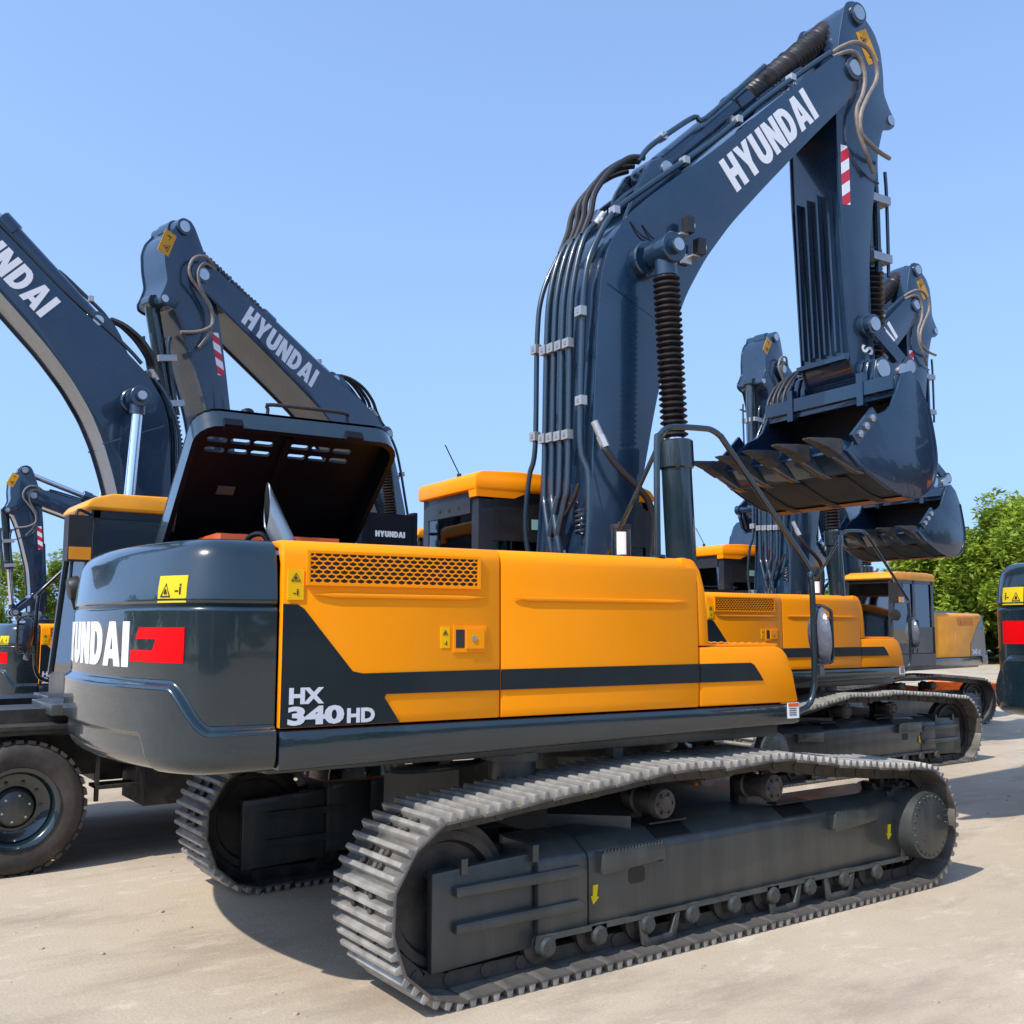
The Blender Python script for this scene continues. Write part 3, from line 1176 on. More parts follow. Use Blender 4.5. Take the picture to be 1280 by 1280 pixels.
def cab_body(b):
    # lower walls, pillars, headers
    b.box(CX0, CX1 - .02, CY0, CY1, 1.26, 1.52, 0, .02)
    b.box(CX0, .25, CY1 - .06, CY1, 1.50, 2.05, 0, .01)
    b.box(CX0, .2, CY0, CY0 + .05, 1.50, 2.42, 0, .01)
    b.box(CX0, CX0 + .05, CY0 + .05, CY1 - .06, 1.50, 2.30, 0, .01)
    pil = lambda x0, x1, y0, y1, z0=1.5: b.box(x0, x1, y0, y1, z0, 3.0, 0, .014)
    pil(CX0, CX0 + .13, CY0, CY0 + .11)
    pil(CX0, CX0 + .11, CY1 - .10, CY1)
    pil(.20, .29, CY0, CY0 + .06)
    pil(.28, .38, CY1 - .06, CY1)
    for y in (CY0, CY1 - .06):
        b.hexa([(CX1 - .09, y, 1.5), (CX1, y, 1.5), (CX1, y + .06, 1.5), (CX1 - .09, y + .06, 1.5), (CX1 - .20, y, 3.0), (CX1 - .12, y, 3.0), (CX1 - .12, y + .06, 3.0), (CX1 - .20, y + .06, 3.0)], 0, .012)
    b.box(CX0, CX1 - .14, CY0, CY1, 2.93, 3.02, 0, .01)
    # rear header with small holes
    b.box(CX0 - .012, CX0 + .05, CY0 + .12, CY1 - .08, 2.82, 2.94, 0, .008)
    for i in range(3):
        b.cyl((CX0 - .016, .85 + i * .17, 2.88), (CX0 - .01, .85 + i * .17, 2.88), .018, 1, 10)
    # right-hand header panel
    b.box(CX0 + .13, CX1 - .17, CY0 - .004, CY0 + .03, 2.60, 2.95, 1, .01)
    # grab handle and door split on the left
    b.tube([(.45, CY1 + .005, 1.75), (.45, CY1 + .05, 1.80), (.45, CY1 + .05, 2.25), (.45, CY1 + .005, 2.30)], .012, 0, 8, 3)
    b.box(.38, CX1 - .08, CY1 - .05, CY1, 1.50, 1.72, 0, .01)


def cab_roof(b):
    b.prism([(CX0 - .05, 3.0), (CX1 - .10, 3.0), (CX1 - .06, 3.03), (CX1 - .12, 3.11), (CX1 - .3, 3.16), (CX0 + .35, 3.17), (CX0 + .02, 3.155), (CX0 - .05, 3.12)], CY0 - .03, CY1 + .03, 0, .028)
    b.hexa([(CX0 - .03, CY0 - .02, 2.945), (CX0 + .32, CY0 - .02, 2.945), (CX0 + .32, CY0 + .1, 2.945), (CX0 - .03, CY0 + .1, 2.945),
            (CX0 - .04, CY0 - .025, 3.02), (CX0 + .5, CY0 - .025, 3.02), (CX0 + .5, CY0 + .1, 3.02), (CX0 - .04, CY0 + .1, 3.02)], 0, .008)
    b.cyl((-.2, .75, 3.16), (-.2, .75, 3.185), .025, 1, 10)
    b.cyl((-.3, 1.35, 3.16), (-.3, 1.35, 3.18), .02, 1, 10)


def cab_glass(b):
    b.box(CX0 + .005, CX0 + .012, CY0 + .1, CY1 - .09, 2.29, 2.84, 0)
    b.box(CX0 + .13, CX1 - .16, CY0 + .022, CY0 + .028, 2.0, 2.61, 0)
    b.box(.38, CX1 - .13, CY1 - .03, CY1 - .024, 1.7, 2.95, 0)
    b.box(CX0 + .11, .29, CY1 - .03, CY1 - .024, 2.04, 2.95, 0)
    b.hexa([(CX1 - .03, CY0 + .05, 1.5), (CX1 - .024, CY0 + .05, 1.5), (CX1 - .024, CY1 - .05, 1.5), (CX1 - .03, CY1 - .05, 1.5),
            (CX1 - .15, CY0 + .05, 2.98), (CX1 - .144, CY0 + .05, 2.98), (CX1 - .144, CY1 - .05, 2.98), (CX1 - .15, CY1 - .05, 2.98)], 0)


def cab_seat(b):
    b.box(-.12, .45, .78, 1.28, 1.55, 1.92, 0, .05)
    b.hexa([(-.15, .80, 1.9), (-.02, .80, 1.9), (-.02, 1.26, 1.9), (-.15, 1.26, 1.9), (-.30, .84, 2.62), (-.18, .84, 2.62), (-.18, 1.22, 2.62), (-.30, 1.22, 2.62)], 0, .04)
    b.box(-.29, -.19, .92, 1.14, 2.62, 2.82, 0, .03)
    b.box(.95, 1.1, .62, .8, 1.5, 2.3, 0, .02)


def cab_liner(b):
    b.box(CX0 + .12, CX1 - .25, CY0 + .07, CY1 - .08, 2.90, 2.925, 0)
    b.box(CX0 + .055, CX0 + .075, CY0 + .12, CY1 - .12, 1.55, 2.27, 0)
    b.box(.55, 1.0, CY0 + .08, CY0 + .30, 1.55, 2.02, 0, .03)
    b.tube([(1.0, 1.03, 1.5), (.86, 1.03, 2.05)], .03, 0, 8)
    b.tube([(.82 + .05 * cos(t), 1.03 + .17 * sin(t), 2.07 + .17 * .5 * cos(t)) for t in [i * pi / 8 for i in range(17)]], .014, 0, 6)


def cab_sticker(b):
    f = sidefn(CY0 - .005, -1, -.02, 2.70)
    b.poly([[(0, 0), (.13, 0), (.13, .085), (0, .085)]], f, 0, .002)


def antenna(b):
    b.cyl((-.42, 1.05, 3.14), (-.42, 1.05, 3.20), .02, 0, 8)
    b.tube([(-.42, 1.05, 3.2), (-.52, 1.12, 3.45)], .006, 0, 6)


def cab_mirror(b):
    b.tube([(CX1 - .12, CY1, 2.95), (CX1 + .02, CY1 + .12, 2.98), (CX1 + .04, CY1 + .15, 2.85)], .014, 0, 8, 4)
    b.tube([(CX1 - .02, CY1, 2.1), (CX1 + .05, CY1 + .1, 2.3), (CX1 + .05, CY1 + .14, 2.6)], .014, 0, 8, 4)
    b.box(CX1 - .08, CX1 + .12, CY1 + .06, CY1 + .26, 2.52, 2.92, 0, .04)
    b.box(CX1 - .07, CX1 + .11, CY1 + .14, CY1 + .275, 2.53, 2.64, 1, .02)
    b.box(CX1 - .088, CX1 - .078, CY1 + .09, CY1 + .24, 2.56, 2.88, 2, .003)
    b.lathe((CX1 + .02, CY1 + .12, 2.28), (-1, 0, .2), [(-.06, .03), (-.05, .09), (.0, .11), (.04, .11), (.045, .0)], 0, 16)


def left_panel(b):
    doorfn(-2.776, -.56, 1)(b)


def left_dark(b):
    f = lambda u, w, h: V((u, 1.4935 + h, w))
    b.poly([[(-2.774, 1.408), (-2.20, 1.408), (-2.20, 1.68), (-2.66, 2.14), (-2.774, 2.20)]], f, 0, .006)


def left_louver(b):
    for i in range(7):
        x = -2.38 + i * .11
        b.prism([(x, 2.08), (x + .055, 2.08), (x + .10, 2.26), (x + .045, 2.26)], 1.4935, 1.501, 0, .003)
    b.box(-1.9, -1.5, 1.4935, 1.5, 1.75, 1.95, 1, .006)


def fitfont(b, txt, fn, x, z, w, h, m=0, bold=.05):
    """text stretched to w x h with its lower left corner at (x, z)"""
    vs, fs = font_polys(txt, 1, bold)
    x0, x1 = min(v[0] for v in vs), max(v[0] for v in vs)
    z0, z1 = min(v[1] for v in vs), max(v[1] for v in vs)
    T = [b.bm.verts.new(fn(x + (u - x0) / (x1 - x0) * w, z + (q - z0) / (z1 - z0) * h, .004)) for u, q in vs]
    for f in fs:
        try:
            b.bm.faces.new([T[i] for i in f]).material_index = m
        except ValueError:
            pass


def model_text(txt, s):
    def fn(b):
        if s < 0:
            f = sidefn(-1.4995, -1)
            fitfont(b, 'HX', f, -2.735, 1.523, .185, .082)
            fitfont(b, txt[:3], f, -2.74, 1.418, .30, .095)
            fitfont(b, txt[3:], f, -2.425, 1.418, .155, .075)
        else:
            f = sidefn(1.4995, 1, -2.25, 1.45)
            fitfont(b, txt[:3], f, 0, 0, .27, .12)
            fitfont(b, txt[3:], f, .29, 0, .14, .09)
    return fn


# ------------------------------------------------------------------ working equipment
F0, P1, P2 = (.10, 1.80), (3.05, 7.20), (3.14, 4.26)
BOOM = [(-.12, 1.95), (-.09, 2.46), (-.04, 3.08), (-.018, 3.62), (.02, 4.25), (.055, 4.60), (.13, 4.86), (.31, 5.14), (.577, 5.386), (1.3, 5.965), (1.94, 6.54),
        (2.55, 7.05), (2.80, 7.26), (2.92, 7.34), (3.05, 7.375), (3.17, 7.33), (3.22, 7.21), (3.16, 7.06), (2.886, 6.777), (2.363, 6.27), (1.794, 5.697), (1.416, 5.304),
        (1.128, 4.945), (.921, 4.614), (.78, 4.303), (.66, 3.95), (.561, 3.576), (.44, 3.045), (.37, 2.75), (.31, 2.46), (.27, 1.95), (.20, 1.70), (.10, 1.65), (-.02, 1.70)]
ARM = [(3.02, 7.84), (3.07, 7.93), (3.17, 7.97), (3.27, 7.93), (3.33, 7.83), (3.45, 7.73), (3.53, 7.58), (3.56, 7.35), (3.56, 7.12), (3.64, 6.98), (3.70, 6.90), (3.70, 6.82), (3.63, 6.77), (3.52, 6.74),
       (3.44, 6.5), (3.36, 6.1), (3.25, 5.42), (3.24, 4.85), (3.27, 4.40), (3.28, 4.22), (3.20, 4.11), (3.08, 4.12), (2.98, 4.22), (2.93, 4.35), (2.86, 6.0), (2.855, 6.55), (2.86, 6.9), (2.88, 7.2), (2.93, 7.5)]


def inset(poly, d):
    n = len(poly)
    area = sum(poly[i][0] * poly[(i + 1) % n][1] - poly[(i + 1) % n][0] * poly[i][1] for i in range(n))
    sg = 1 if area > 0 else -1
    out = []
    for i in range(n):
        p, c, q = V(poly[i - 1]), V(poly[i]), V(poly[(i + 1) % n])
        a, b = (c - p).normalized(), (q - c).normalized()
        na, nb = V((-a.y, a.x)) * sg, V((-b.y, b.x)) * sg
        m = (na + nb)
        m = m / max(m.dot(na), .35)
        o = c + m * d
        out.append((o.x, o.y))
    return out


def girder(b, outline, hw, lip=.028, tw=.022, m=0):
    smooth_o = outline
    b.prism(inset(smooth_o, lip), -hw + .01, hw - .01, m, 0)
    b.prism(smooth_o, -hw, -hw + tw, m, .006)
    b.prism(smooth_o, hw - tw, hw, m, .006)


def fillet(poly, k=3):
    """Chaikin smoothing of the rounder vertices"""
    out = []
    n = len(poly)
    for i in range(n):
        p, c, q = V(poly[i - 1]), V(poly[i]), V(poly[(i + 1) % n])
        lp, lq = (p - c).length, (q - c).length
        r = min(.3 * lp, .3 * lq)
        a, b_ = c + (p - c).normalized() * r, c + (q - c).normalized() * r
        for t in [j / k for j in range(k + 1)]:
            o = a * (1 - t) ** 2 + c * 2 * t * (1 - t) + b_ * t * t
            out.append((o.x, o.y))
    return out


def boom_mesh(b):
    girder(b, fillet(BOOM), .36)
    # bosses
    b.cyl((P1[0], -.385, P1[1]), (P1[0], .385, P1[1]), .115, 0, 28, ch=.006)
    b.cyl((.474, -.43, 4.8), (.474, .43, 4.8), .145, 0, 28, ch=.012)
    b.cyl((.474, -.78, 4.8), (.474, .78, 4.8), .062, 0, 24)
    # arm cylinder bracket on the knee
    for y in (-.20, .14):
        b.prism([(.42, 5.20), (1.06, 5.74), (.93, 5.80), (.80, 5.82), (.70, 5.76), (.60, 5.60)], y, y + .06, 0, .012)
    # weld seams / access plates
    b.prism([(.10, 4.55), (.78, 4.26), (.785, 4.275), (.105, 4.565)], -.3625, -.36, 0)
    b.prism([(.10, 4.55), (.78, 4.26), (.785, 4.275), (.105, 4.565)], .36, .3625, 0)


def pin(x, y, z, r, h=.01):
    s = 1 if y > 0 else -1
    return lambda b: b.cyl((x, y, z), (x, y + s * h, z), r, 0, 24)


def boom_pins():
    return [f for s in (-1, 1) for f in (pin(P1[0], s * .384, P1[1], .078), pin(.474, s * .775, 4.8, .05, .018), pin(.86, s * .20, 5.735, .06, .015))]


def off_path(poly, i0, i1, d, y):
    q = inset(poly, -d)
    return [(q[i][0], y, q[i][1]) for i in range(i0, i1 + 1)]


def boom_pipes(k):
    """pipe k up the back of the boom, bending over the knee"""
    ys = [.30, .17, .06, -.05, -.16, -.27]

    def fn(b):
        y = ys[k]
        d = .085 if k < 5 else .06
        if k == 0:
            pts = [(-.10, .40, 2.3), (-.16, .40, 2.7), (-.15, .36, 3.1), (-.13, .30, 3.35), (-.11, .30, 4.25), (-.06, .30, 4.62), (.08, .28, 4.95), (.2, .24, 5.12)]
        elif k == 5:
            pts = [(-.08, -.33, 2.3), (-.05, -.33, 3.0), (-.085, -.27, 3.3), (-.06, -.27, 4.25), (-.02, -.27, 4.66), (.08, -.27, 4.92), (.26, -.27, 5.20), (.55, -.27, 5.45), (1.28, -.27, 6.03),
                   (1.92, -.27, 6.60), (2.55, -.3, 7.12), (2.78, -.33, 7.30)]
        else:
            cross = -.14 if k in (1, 2) else .12
            pts = [(-.13, y + cross, 2.3), (-.16, y + cross, 2.52), (-.14, y + cross * .2, 2.86), (-.125, y, 3.05), (-.10, y, 4.2), (-.06, y, 4.62), (.05, y, 4.95 + .01 * k), (.22, y, 5.17)]
        b.tube(pts, .026 if k else .021, 0, 10, 5)
    return fn


def tb(pts, r, n=8, k=5):
    return lambda b: b.tube(pts, r, 0, n, k)


def boom_long_pipes():
    # pipes lying along the upper boom
    L = [tb([(.35, y, 5.30), (.60, y, 5.40 + d + .06), (1.3, y, 5.965 + d + .03), (1.94, y, 6.54 + d + .03), (2.45, y, 6.97 + d + .03), (2.62, y, 7.13 + d)], r, 8, 4)
         for y, d, r in ((-.10, .07, .024), (.20, .07, .024))]
    return L + [tb([(.64, -.10, 5.78), (.74, -.12, 5.92), (.95, -.13, 6.10), (1.25, -.12, 6.33), (1.35, -.15, 6.33), (1.9, -.15, 6.86), (2.1, -.14, 7.05)], .024, 8, 4)]


def boom_hoses():
    # black hoses over the knee
    L = [tb([(.08, y, 4.98 + dz), (.16, y, 5.18 + dz), (.24 - bow * .3, y, 5.36 + dz), (.34, y, 5.50 + bow * .5 + dz), (.47, y * .9, 5.62 + bow * .5 + dz), (.58, y * .8 - .02, 5.72 + bow * .3 + dz), (.70, y * .7 - .05, 5.80 + dz * .5)], .026)
         for y, dz, bow in ((.24, .0, .10), (.12, .02, .14), (.02, .04, .16), (-.08, .05, .12))]
    L.append(tb([(-.02, -.40, 3.36), (.0, -.45, 3.25), (.017, -.47, 3.20), (.121, -.5, 3.07), (.261, -.52, 2.95), (.367, -.52, 2.84), (.43, -.5, 2.66), (.44, -.45, 2.4)], .026, 10, 5))
    return L + [tb([(-.16, .1, 2.5), (-.14, .0, 2.66), (-.13, -.18, 2.80), (-.11, -.28, 2.98)], .016, 8, 4)]


def hose_fittings():
    def first(b):
        b.cyl((-.05, -.40, 3.44), (-.015, -.43, 3.33), .030, 0, 12)
        b.cyl((-.015, -.43, 3.33), (.01, -.46, 3.24), .036, 0, 6)

    def knee(x, y, z):
        def f(b):
            b.cyl((x - .05, y, z - .05), (x + .03, y, z + .06), .031, 0, 10)
            b.cyl((x - .02, y, z - .02), (x, y, z + .01), .037, 0, 6)
        return f
    return [first] + [knee(*q) for q in ((.22, .24, 5.17), (.22, .17, 5.19), (.23, .06, 5.2), (.23, -.05, 5.21), (.20, -.16, 5.15))]


def clamps():
    def cl(x, y, z, w=.042, h=.036):
        def f(b):
            b.box(x - .035, x + .02, y - w, y + w, z - h, z + h, 0, .006)
            b.box(x - .04, x - .02, y - w * .3, y + w * .3, z - h * .4, z + h * .4, 1)
        return f
    L = [cl(dx - .01, y, z + (.03 if y == .3 else 0) + y * .06) for z, dx in ((3.38, -.115), (4.10, -.105)) for y in (.30, .17, .06, -.05, -.16)]
    L += [cl(-.075, -.275, z) for z in (3.62, 4.32)]
    L += [cl(x, -.275, z, .04, .03) for x, z in ((.26, 5.20), (1.0, 5.80), (1.62, 6.33), (2.3, 6.92))]
    return L + [cl(x, -.1, z, .05, .03) for x, z in ((.9, 6.06), (1.7, 6.42))] + [cl(-.13, -.02, 2.44, .08, .05), cl(-.13, .34, 2.44, .06, .04)]


def spring(b):
    b.tube([(-.10 + .035 * cos(t * .7), -.28 + .035 * sin(t * .7), 2.60 + t * .0042) for t in range(44)], .010, 0, 6)


def boom_lamps():
    def lamp(x, z):
        def f(b):
            b.box(x - .12, x - .02, -.40, -.37, z - .05, z + .03, 0, .004)
            b.box(x - .06, x + .02, -.46, -.37, z + .0, z + .015, 0, .003)
            b.box(x - .02, x + .05, -.50, -.42, z + .015, z + .15, 1, .014)
            b.cyl((x + .05, -.46, z + .08), (x + .062, -.46, z + .08), .036, 2, 12)
            b.tube([(x - .5, -.365, 5.10), (x - .40, -.38, 5.0), (x - .25, -.385, 4.98), (x - .12, -.38, z)], .007, 1, 6, 4)
        return f
    return [lamp(.84, 5.06), lamp(.96, 4.90)]


def boom_text(s):
    def fn(b):
        h = .30
        L = wordlen('HYUNDAI', h, .97)
        ang = atan2(5.81 - 6.646, 1.422 - 2.338) - pi
        if s < 0:
            word(b, 'HYUNDAI', sidefn(-.3605, -1, 1.50, 5.61, ang + radians(.5)), h, .83)
        else:
            e = L * .83 / .97
            x0, z0 = 1.50 + e * cos(ang), 5.61 + e * sin(ang)
            word(b, 'HYUNDAI', sidefn(.3605, 1, x0, z0, -ang), h, .83)
    return fn


def arm_mesh(b):
    girder(b, fillet(ARM), .30, .02, .02)
    b.cyl((3.20, -.33, 7.84), (3.20, .33, 7.84), .11, 0, 24, ch=.006)
    b.cyl((3.14, -.34, 4.26), (3.14, .34, 4.26), .13, 0, 24, ch=.006)
    b.cyl((3.14, -.36, 4.70), (3.14, .36, 4.70), .11, 0, 24, ch=.006)
    # cover behind: wear ribs on the face turned to the cab
    for i in range(4):
        y = -.20 + i * .13
        b.hexa([(2.865, y, 4.45), (2.92, y, 4.45), (2.92, y + .022, 4.45), (2.865, y + .022, 4.45), (2.82, y, 6.0), (2.88, y, 6.0), (2.88, y + .022, 6.0), (2.82, y + .022, 6.0)], 0, .004)
    b.box(2.86, 2.92, -.29, .29, 4.36, 4.40, 0, .01)
    # curved seam on the head
    pts = [(3.0, 6.75), (2.97, 6.6), (3.0, 6.42), (3.1, 6.28), (3.25, 6.2), (3.42, 6.17)]
    b.tube([(x, -.30, z) for x, z in pts], .012, 0, 6, 4)
    b.tube([(x, .30, z) for x, z in pts], .012, 0, 6, 4)


def arm_pins():
    return [pin(x, s * y, z, r) for s in (-1, 1) for (x, z), r, y in (((3.20, 7.84), .075, .328), ((3.14, 4.26), .085, .338), ((3.14, 4.70), .07, .358), ((3.64, 6.87), .05, .302))]


def arm_hoses():
    h1 = [(2.80, -.30, 7.30), (2.90, -.36, 7.38), (3.03, -.42, 7.433), (3.187, -.43, 7.404), (3.287, -.43, 7.282), (3.288, -.43, 7.13), (3.141, -.43, 6.898), (3.044, -.43, 6.708), (3.052, -.42, 6.537), (3.169, -.42, 6.457), (3.327, -.40, 6.422), (3.52, -.36, 6.424)]
    h2 = [(2.80, -.32, 7.26), (2.944, -.38, 7.332), (3.049, -.4, 7.333), (3.132, -.4, 7.245), (3.159, -.4, 7.101), (3.115, -.4, 6.937), (3.027, -.4, 6.763), (3.042, -.4, 6.556), (3.12, -.4, 6.39), (3.203, -.38, 6.299), (3.28, -.36, 6.22)]
    return [tb(q, .021, 8, 6) for h in (h1, h2) for q in (h, [(x, -y, z) for x, y, z in h])]


def arm_pipes():
    return [tb(p, r, 10, 3) for s in (-1, 1) for p, r in (([(3.54, s * .13, 6.40), (3.60, s * .13, 6.2), (3.60, s * .13, 5.60), (3.59, s * .13, 5.36)], .026),
                                                       ([(3.78, s * .10, 6.45), (3.79, s * .10, 6.2), (3.78, s * .10, 5.60), (3.77, s * .10, 5.36)], .018))]


def arm_clamps():
    return [(lambda b, x=x, z=z, s=s: b.box(x - .07, x + .20, s * .02, s * .165, z - .04, z + .04, 0, .012)) for s in (-1, 1) for x, z in ((3.57, 6.12), (3.56, 5.52))]


def reflector(s):
    f = (lambda u, w, h: V((u, s * (.3005 + h), w)))
    return lambda b: b.poly([[(2.90, 5.84), (3.005, 5.86), (3.01, 6.44), (2.90, 6.43)]], f, 0, .003)


def arm_sticker(s):
    def fn(b):
        ang = radians(-59)
        f0 = sidefn(s * .3005, -1, 0, 0)
        if s < 0:
            f = sidefn(-.3005, -1, 3.175, 7.64, ang)
            sticker(b, f, .33, .17)
        else:
            f = sidefn(.3005, 1, 3.50, 7.42, -ang)
            sticker(b, f, .33, .17)
    return fn


def arm_text(b):
    font(b, 'S', .21, sidefn(-.3005, -1, 3.23, 4.44, radians(84)), 0, .03, .8)


BK = [(2.285, 3.387), (2.40, 3.275), (2.57, 3.185), (2.83, 3.075), (3.07, 3.035), (3.24, 3.06), (3.36, 3.15), (3.43, 3.30), (3.445, 3.45), (3.415, 3.65), (3.36, 3.88), (3.26, 4.08), (3.14, 4.18), (3.02, 4.14)]
BKI = [(2.955, 4.02), (2.86, 3.84), (2.78, 3.775), (2.66, 3.725), (2.58, 3.66), (2.34, 3.44)]


def bucket_mesh(b):
    # shell swept between the side plates
    n = len(BK)
    inn = []
    for i in range(n):
        p, c, q = V(BK[max(i - 1, 0)]), V(BK[i]), V(BK[min(i + 1, n - 1)])
        d = (q - p).normalized()
        inn.append((c.x - d.y * .03, c.y + d.x * .03))
    for i in range(n - 1):
        v = [b.bm.verts.new((x, y, z)) for y in (-.76, .76) for x, z in (BK[i], BK[i + 1], inn[i + 1], inn[i])]
        for q, mm in (((0, 1, 5, 4), 0 if i > 4 else 1), ((3, 7, 6, 2), 1)):
            b.bm.faces.new([v[k] for k in q]).material_index = mm
    bmesh.ops.remove_doubles(b.bm, verts=b.bm.verts[:], dist=.0008)
    # lip plate
    b.prism([(2.25, 3.375), (2.45, 3.225), (2.47, 3.26), (2.285, 3.405)], -.79, .79, 0, .008)
    for s in (-1, 1):
        b.prism(BK + BKI, s * .755, s * .785, 0, .008)
        b.tube([(x, s * .785, z) for x, z in BK[1:11]], .010, 0, 6, 3)
    # top torque tube and hinge ears
    b.prism([(2.93, 3.93), (3.02, 3.93), (3.12, 4.06), (3.10, 4.15), (2.96, 4.12)], -.755, .755, 0, .014)
    b.box(2.90, 2.935, -.755, .755, 3.99, 4.115, 0, .008)
    for y in (-.46, -.37, .37, .46):
        b.prism([(3.0, 4.0), (3.02, 4.22), (3.06, 4.34), (3.15, 4.38), (3.27, 4.33), (3.40, 4.36), (3.48, 4.32), (3.50, 4.22), (3.40, 4.0), (3.2, 3.95)], y - .028, y + .028, 0, .012)
    for y in (-.42, .42):
        b.box(2.89, 2.96, y - .035, y + .035, 3.9, 4.2, 0, .012)
    # wear strips below
    for y in (-.5, 0, .5):
        b.prism([(2.5, 3.205), (2.56, 3.178), (2.83, 3.062), (3.05, 3.022), (3.05, 3.04), (2.83, 3.08), (2.56, 3.195)], y - .06, y + .06, 1, .004)
    b.prism([(2.97, 3.037), (3.06, 3.022), (3.20, 3.038), (3.24, 3.05), (3.20, 3.06), (3.06, 3.045)], -.755, .755, 3, .003)


def bucket_pins():
    return [pin(x, s * .48, z, r, .02) for s in (-1, 1) for x, z, r in ((P2[0], P2[1], .085), (3.42, 4.27, .075))]


def tooth(b):
    """adapter straddling the lip and a chisel point; tip towards -x"""
    b.prism([(.24, -.15), (.14, -.12), (-.02, -.055), (-.10, -.015), (-.10, .085), (-.03, .115), (.06, .105), (.20, .065)], -.058, .058, 0, .014)
    b.hexa([(-.07, -.072, -.03), (-.07, .072, -.03), (-.07, .072, .112), (-.07, -.072, .112), (-.22, -.062, .025), (-.22, .062, .025), (-.22, .062, .105), (-.22, -.062, .105)], 1, .012)
    b.hexa([(-.21, -.06, .026), (-.21, .06, .026), (-.21, .06, .104), (-.21, -.06, .104), (-.42, -.036, .072), (-.42, .036, .072), (-.42, .036, .084), (-.42, -.036, .084)], 1, .006)
    b.cyl((-.04, -.068, .04), (-.04, .068, .04), .022, 0, 10)


def cutter(b):
    mx = M.Translation((2.475, 0, 3.60)) @ M.Rotation(radians(-44), 4, 'Y')
    b.box(-.19, .19, -.815, -.785, -.05, .06, 0, .012, mx)
    for i in range(3):
        q = mx @ V((-.11 + i * .11, -.815, -.0))
        b.lathe(q, (0, -1, 0), [(0, .036), (.02, .036), (.028, .02), (.028, .0)], 1, 6)


def link_arms(b):
    for s in (-1, 1):
        a, c = V((3.14, s * .40, 4.70)), V((3.62, s * .40, 4.36))
        d = (c - a).normalized()
        nrm = V((-d.z, 0, d.x))
        p = [a + nrm * .07, a - nrm * .07, c - nrm * .06, c + nrm * .06]
        q = [x + V((0, -s * .05, 0)) for x in p]
        b.hexa(p + q, 0, .01)
        for e in (a, c):
            b.cyl(e + V((0, s * .015, 0)), e + V((0, -s * .07, 0)), .095, 0, 20)
        b.cyl(c + V((0, s * .012, 0)), c + V((0, s * .03, 0)), .065, 1, 18)
        b.cyl(a + V((0, s * .012, 0)), a + V((0, s * .03, 0)), .065, 1, 18)
    for s in (-.2, .2):
        b.hexa([V((3.56, s - .05, 4.42)), V((3.68, s - .05, 4.42)), V((3.68, s + .05, 4.42)), V((3.56, s + .05, 4.42)), V((3.36, s - .05, 4.24)), V((3.46, s - .05, 4.20)), V((3.46, s + .05, 4.20)), V((3.36, s + .05, 4.24))], 0, .01)
    b.cyl((3.62, -.40, 4.36), (3.62, .40, 4.36), .06, 0, 18)


def RM(piv, a):
    return M.Translation((piv[0], 0, piv[1])) @ M.Rotation(-a, 4, 'Y') @ M.Translation((-piv[0], 0, -piv[1]))


def cyl_barrel(p, q, r, L, cap=.05):
    p, q = V(p), V(q)
    d = (q - p).normalized()

    def fn(b):
        b.cyl(p + d * .06, p + d * (L - .2), r, 0, 24)
        b.cyl(p + d * (L - .22), p + d * L, r * 1.18, 0, 24, ch=.012)
        b.cyl(p - V((0, r * 1.05, 0)), p + V((0, r * 1.05, 0)), r * 1.05, 0, 22, ch=.008)
        b.cyl(p + d * .02, p + d * .10, r * .95, 0, 20)
    return fn


def cyl_rod(p, q, r, L):
    p, q = V(p), V(q)
    d = (q - p).normalized()

    def fn(b):
        b.cyl(p + d * (L - .05), q - d * .08, r, 0, 18)
        b.cyl(q - V((0, r * 1.9, 0)), q + V((0, r * 1.9, 0)), r * 1.9, 1, 20, ch=.006)
        b.cyl(q - d * .2, q - d * .08, r * 1.4, 1, 16)
    return fn


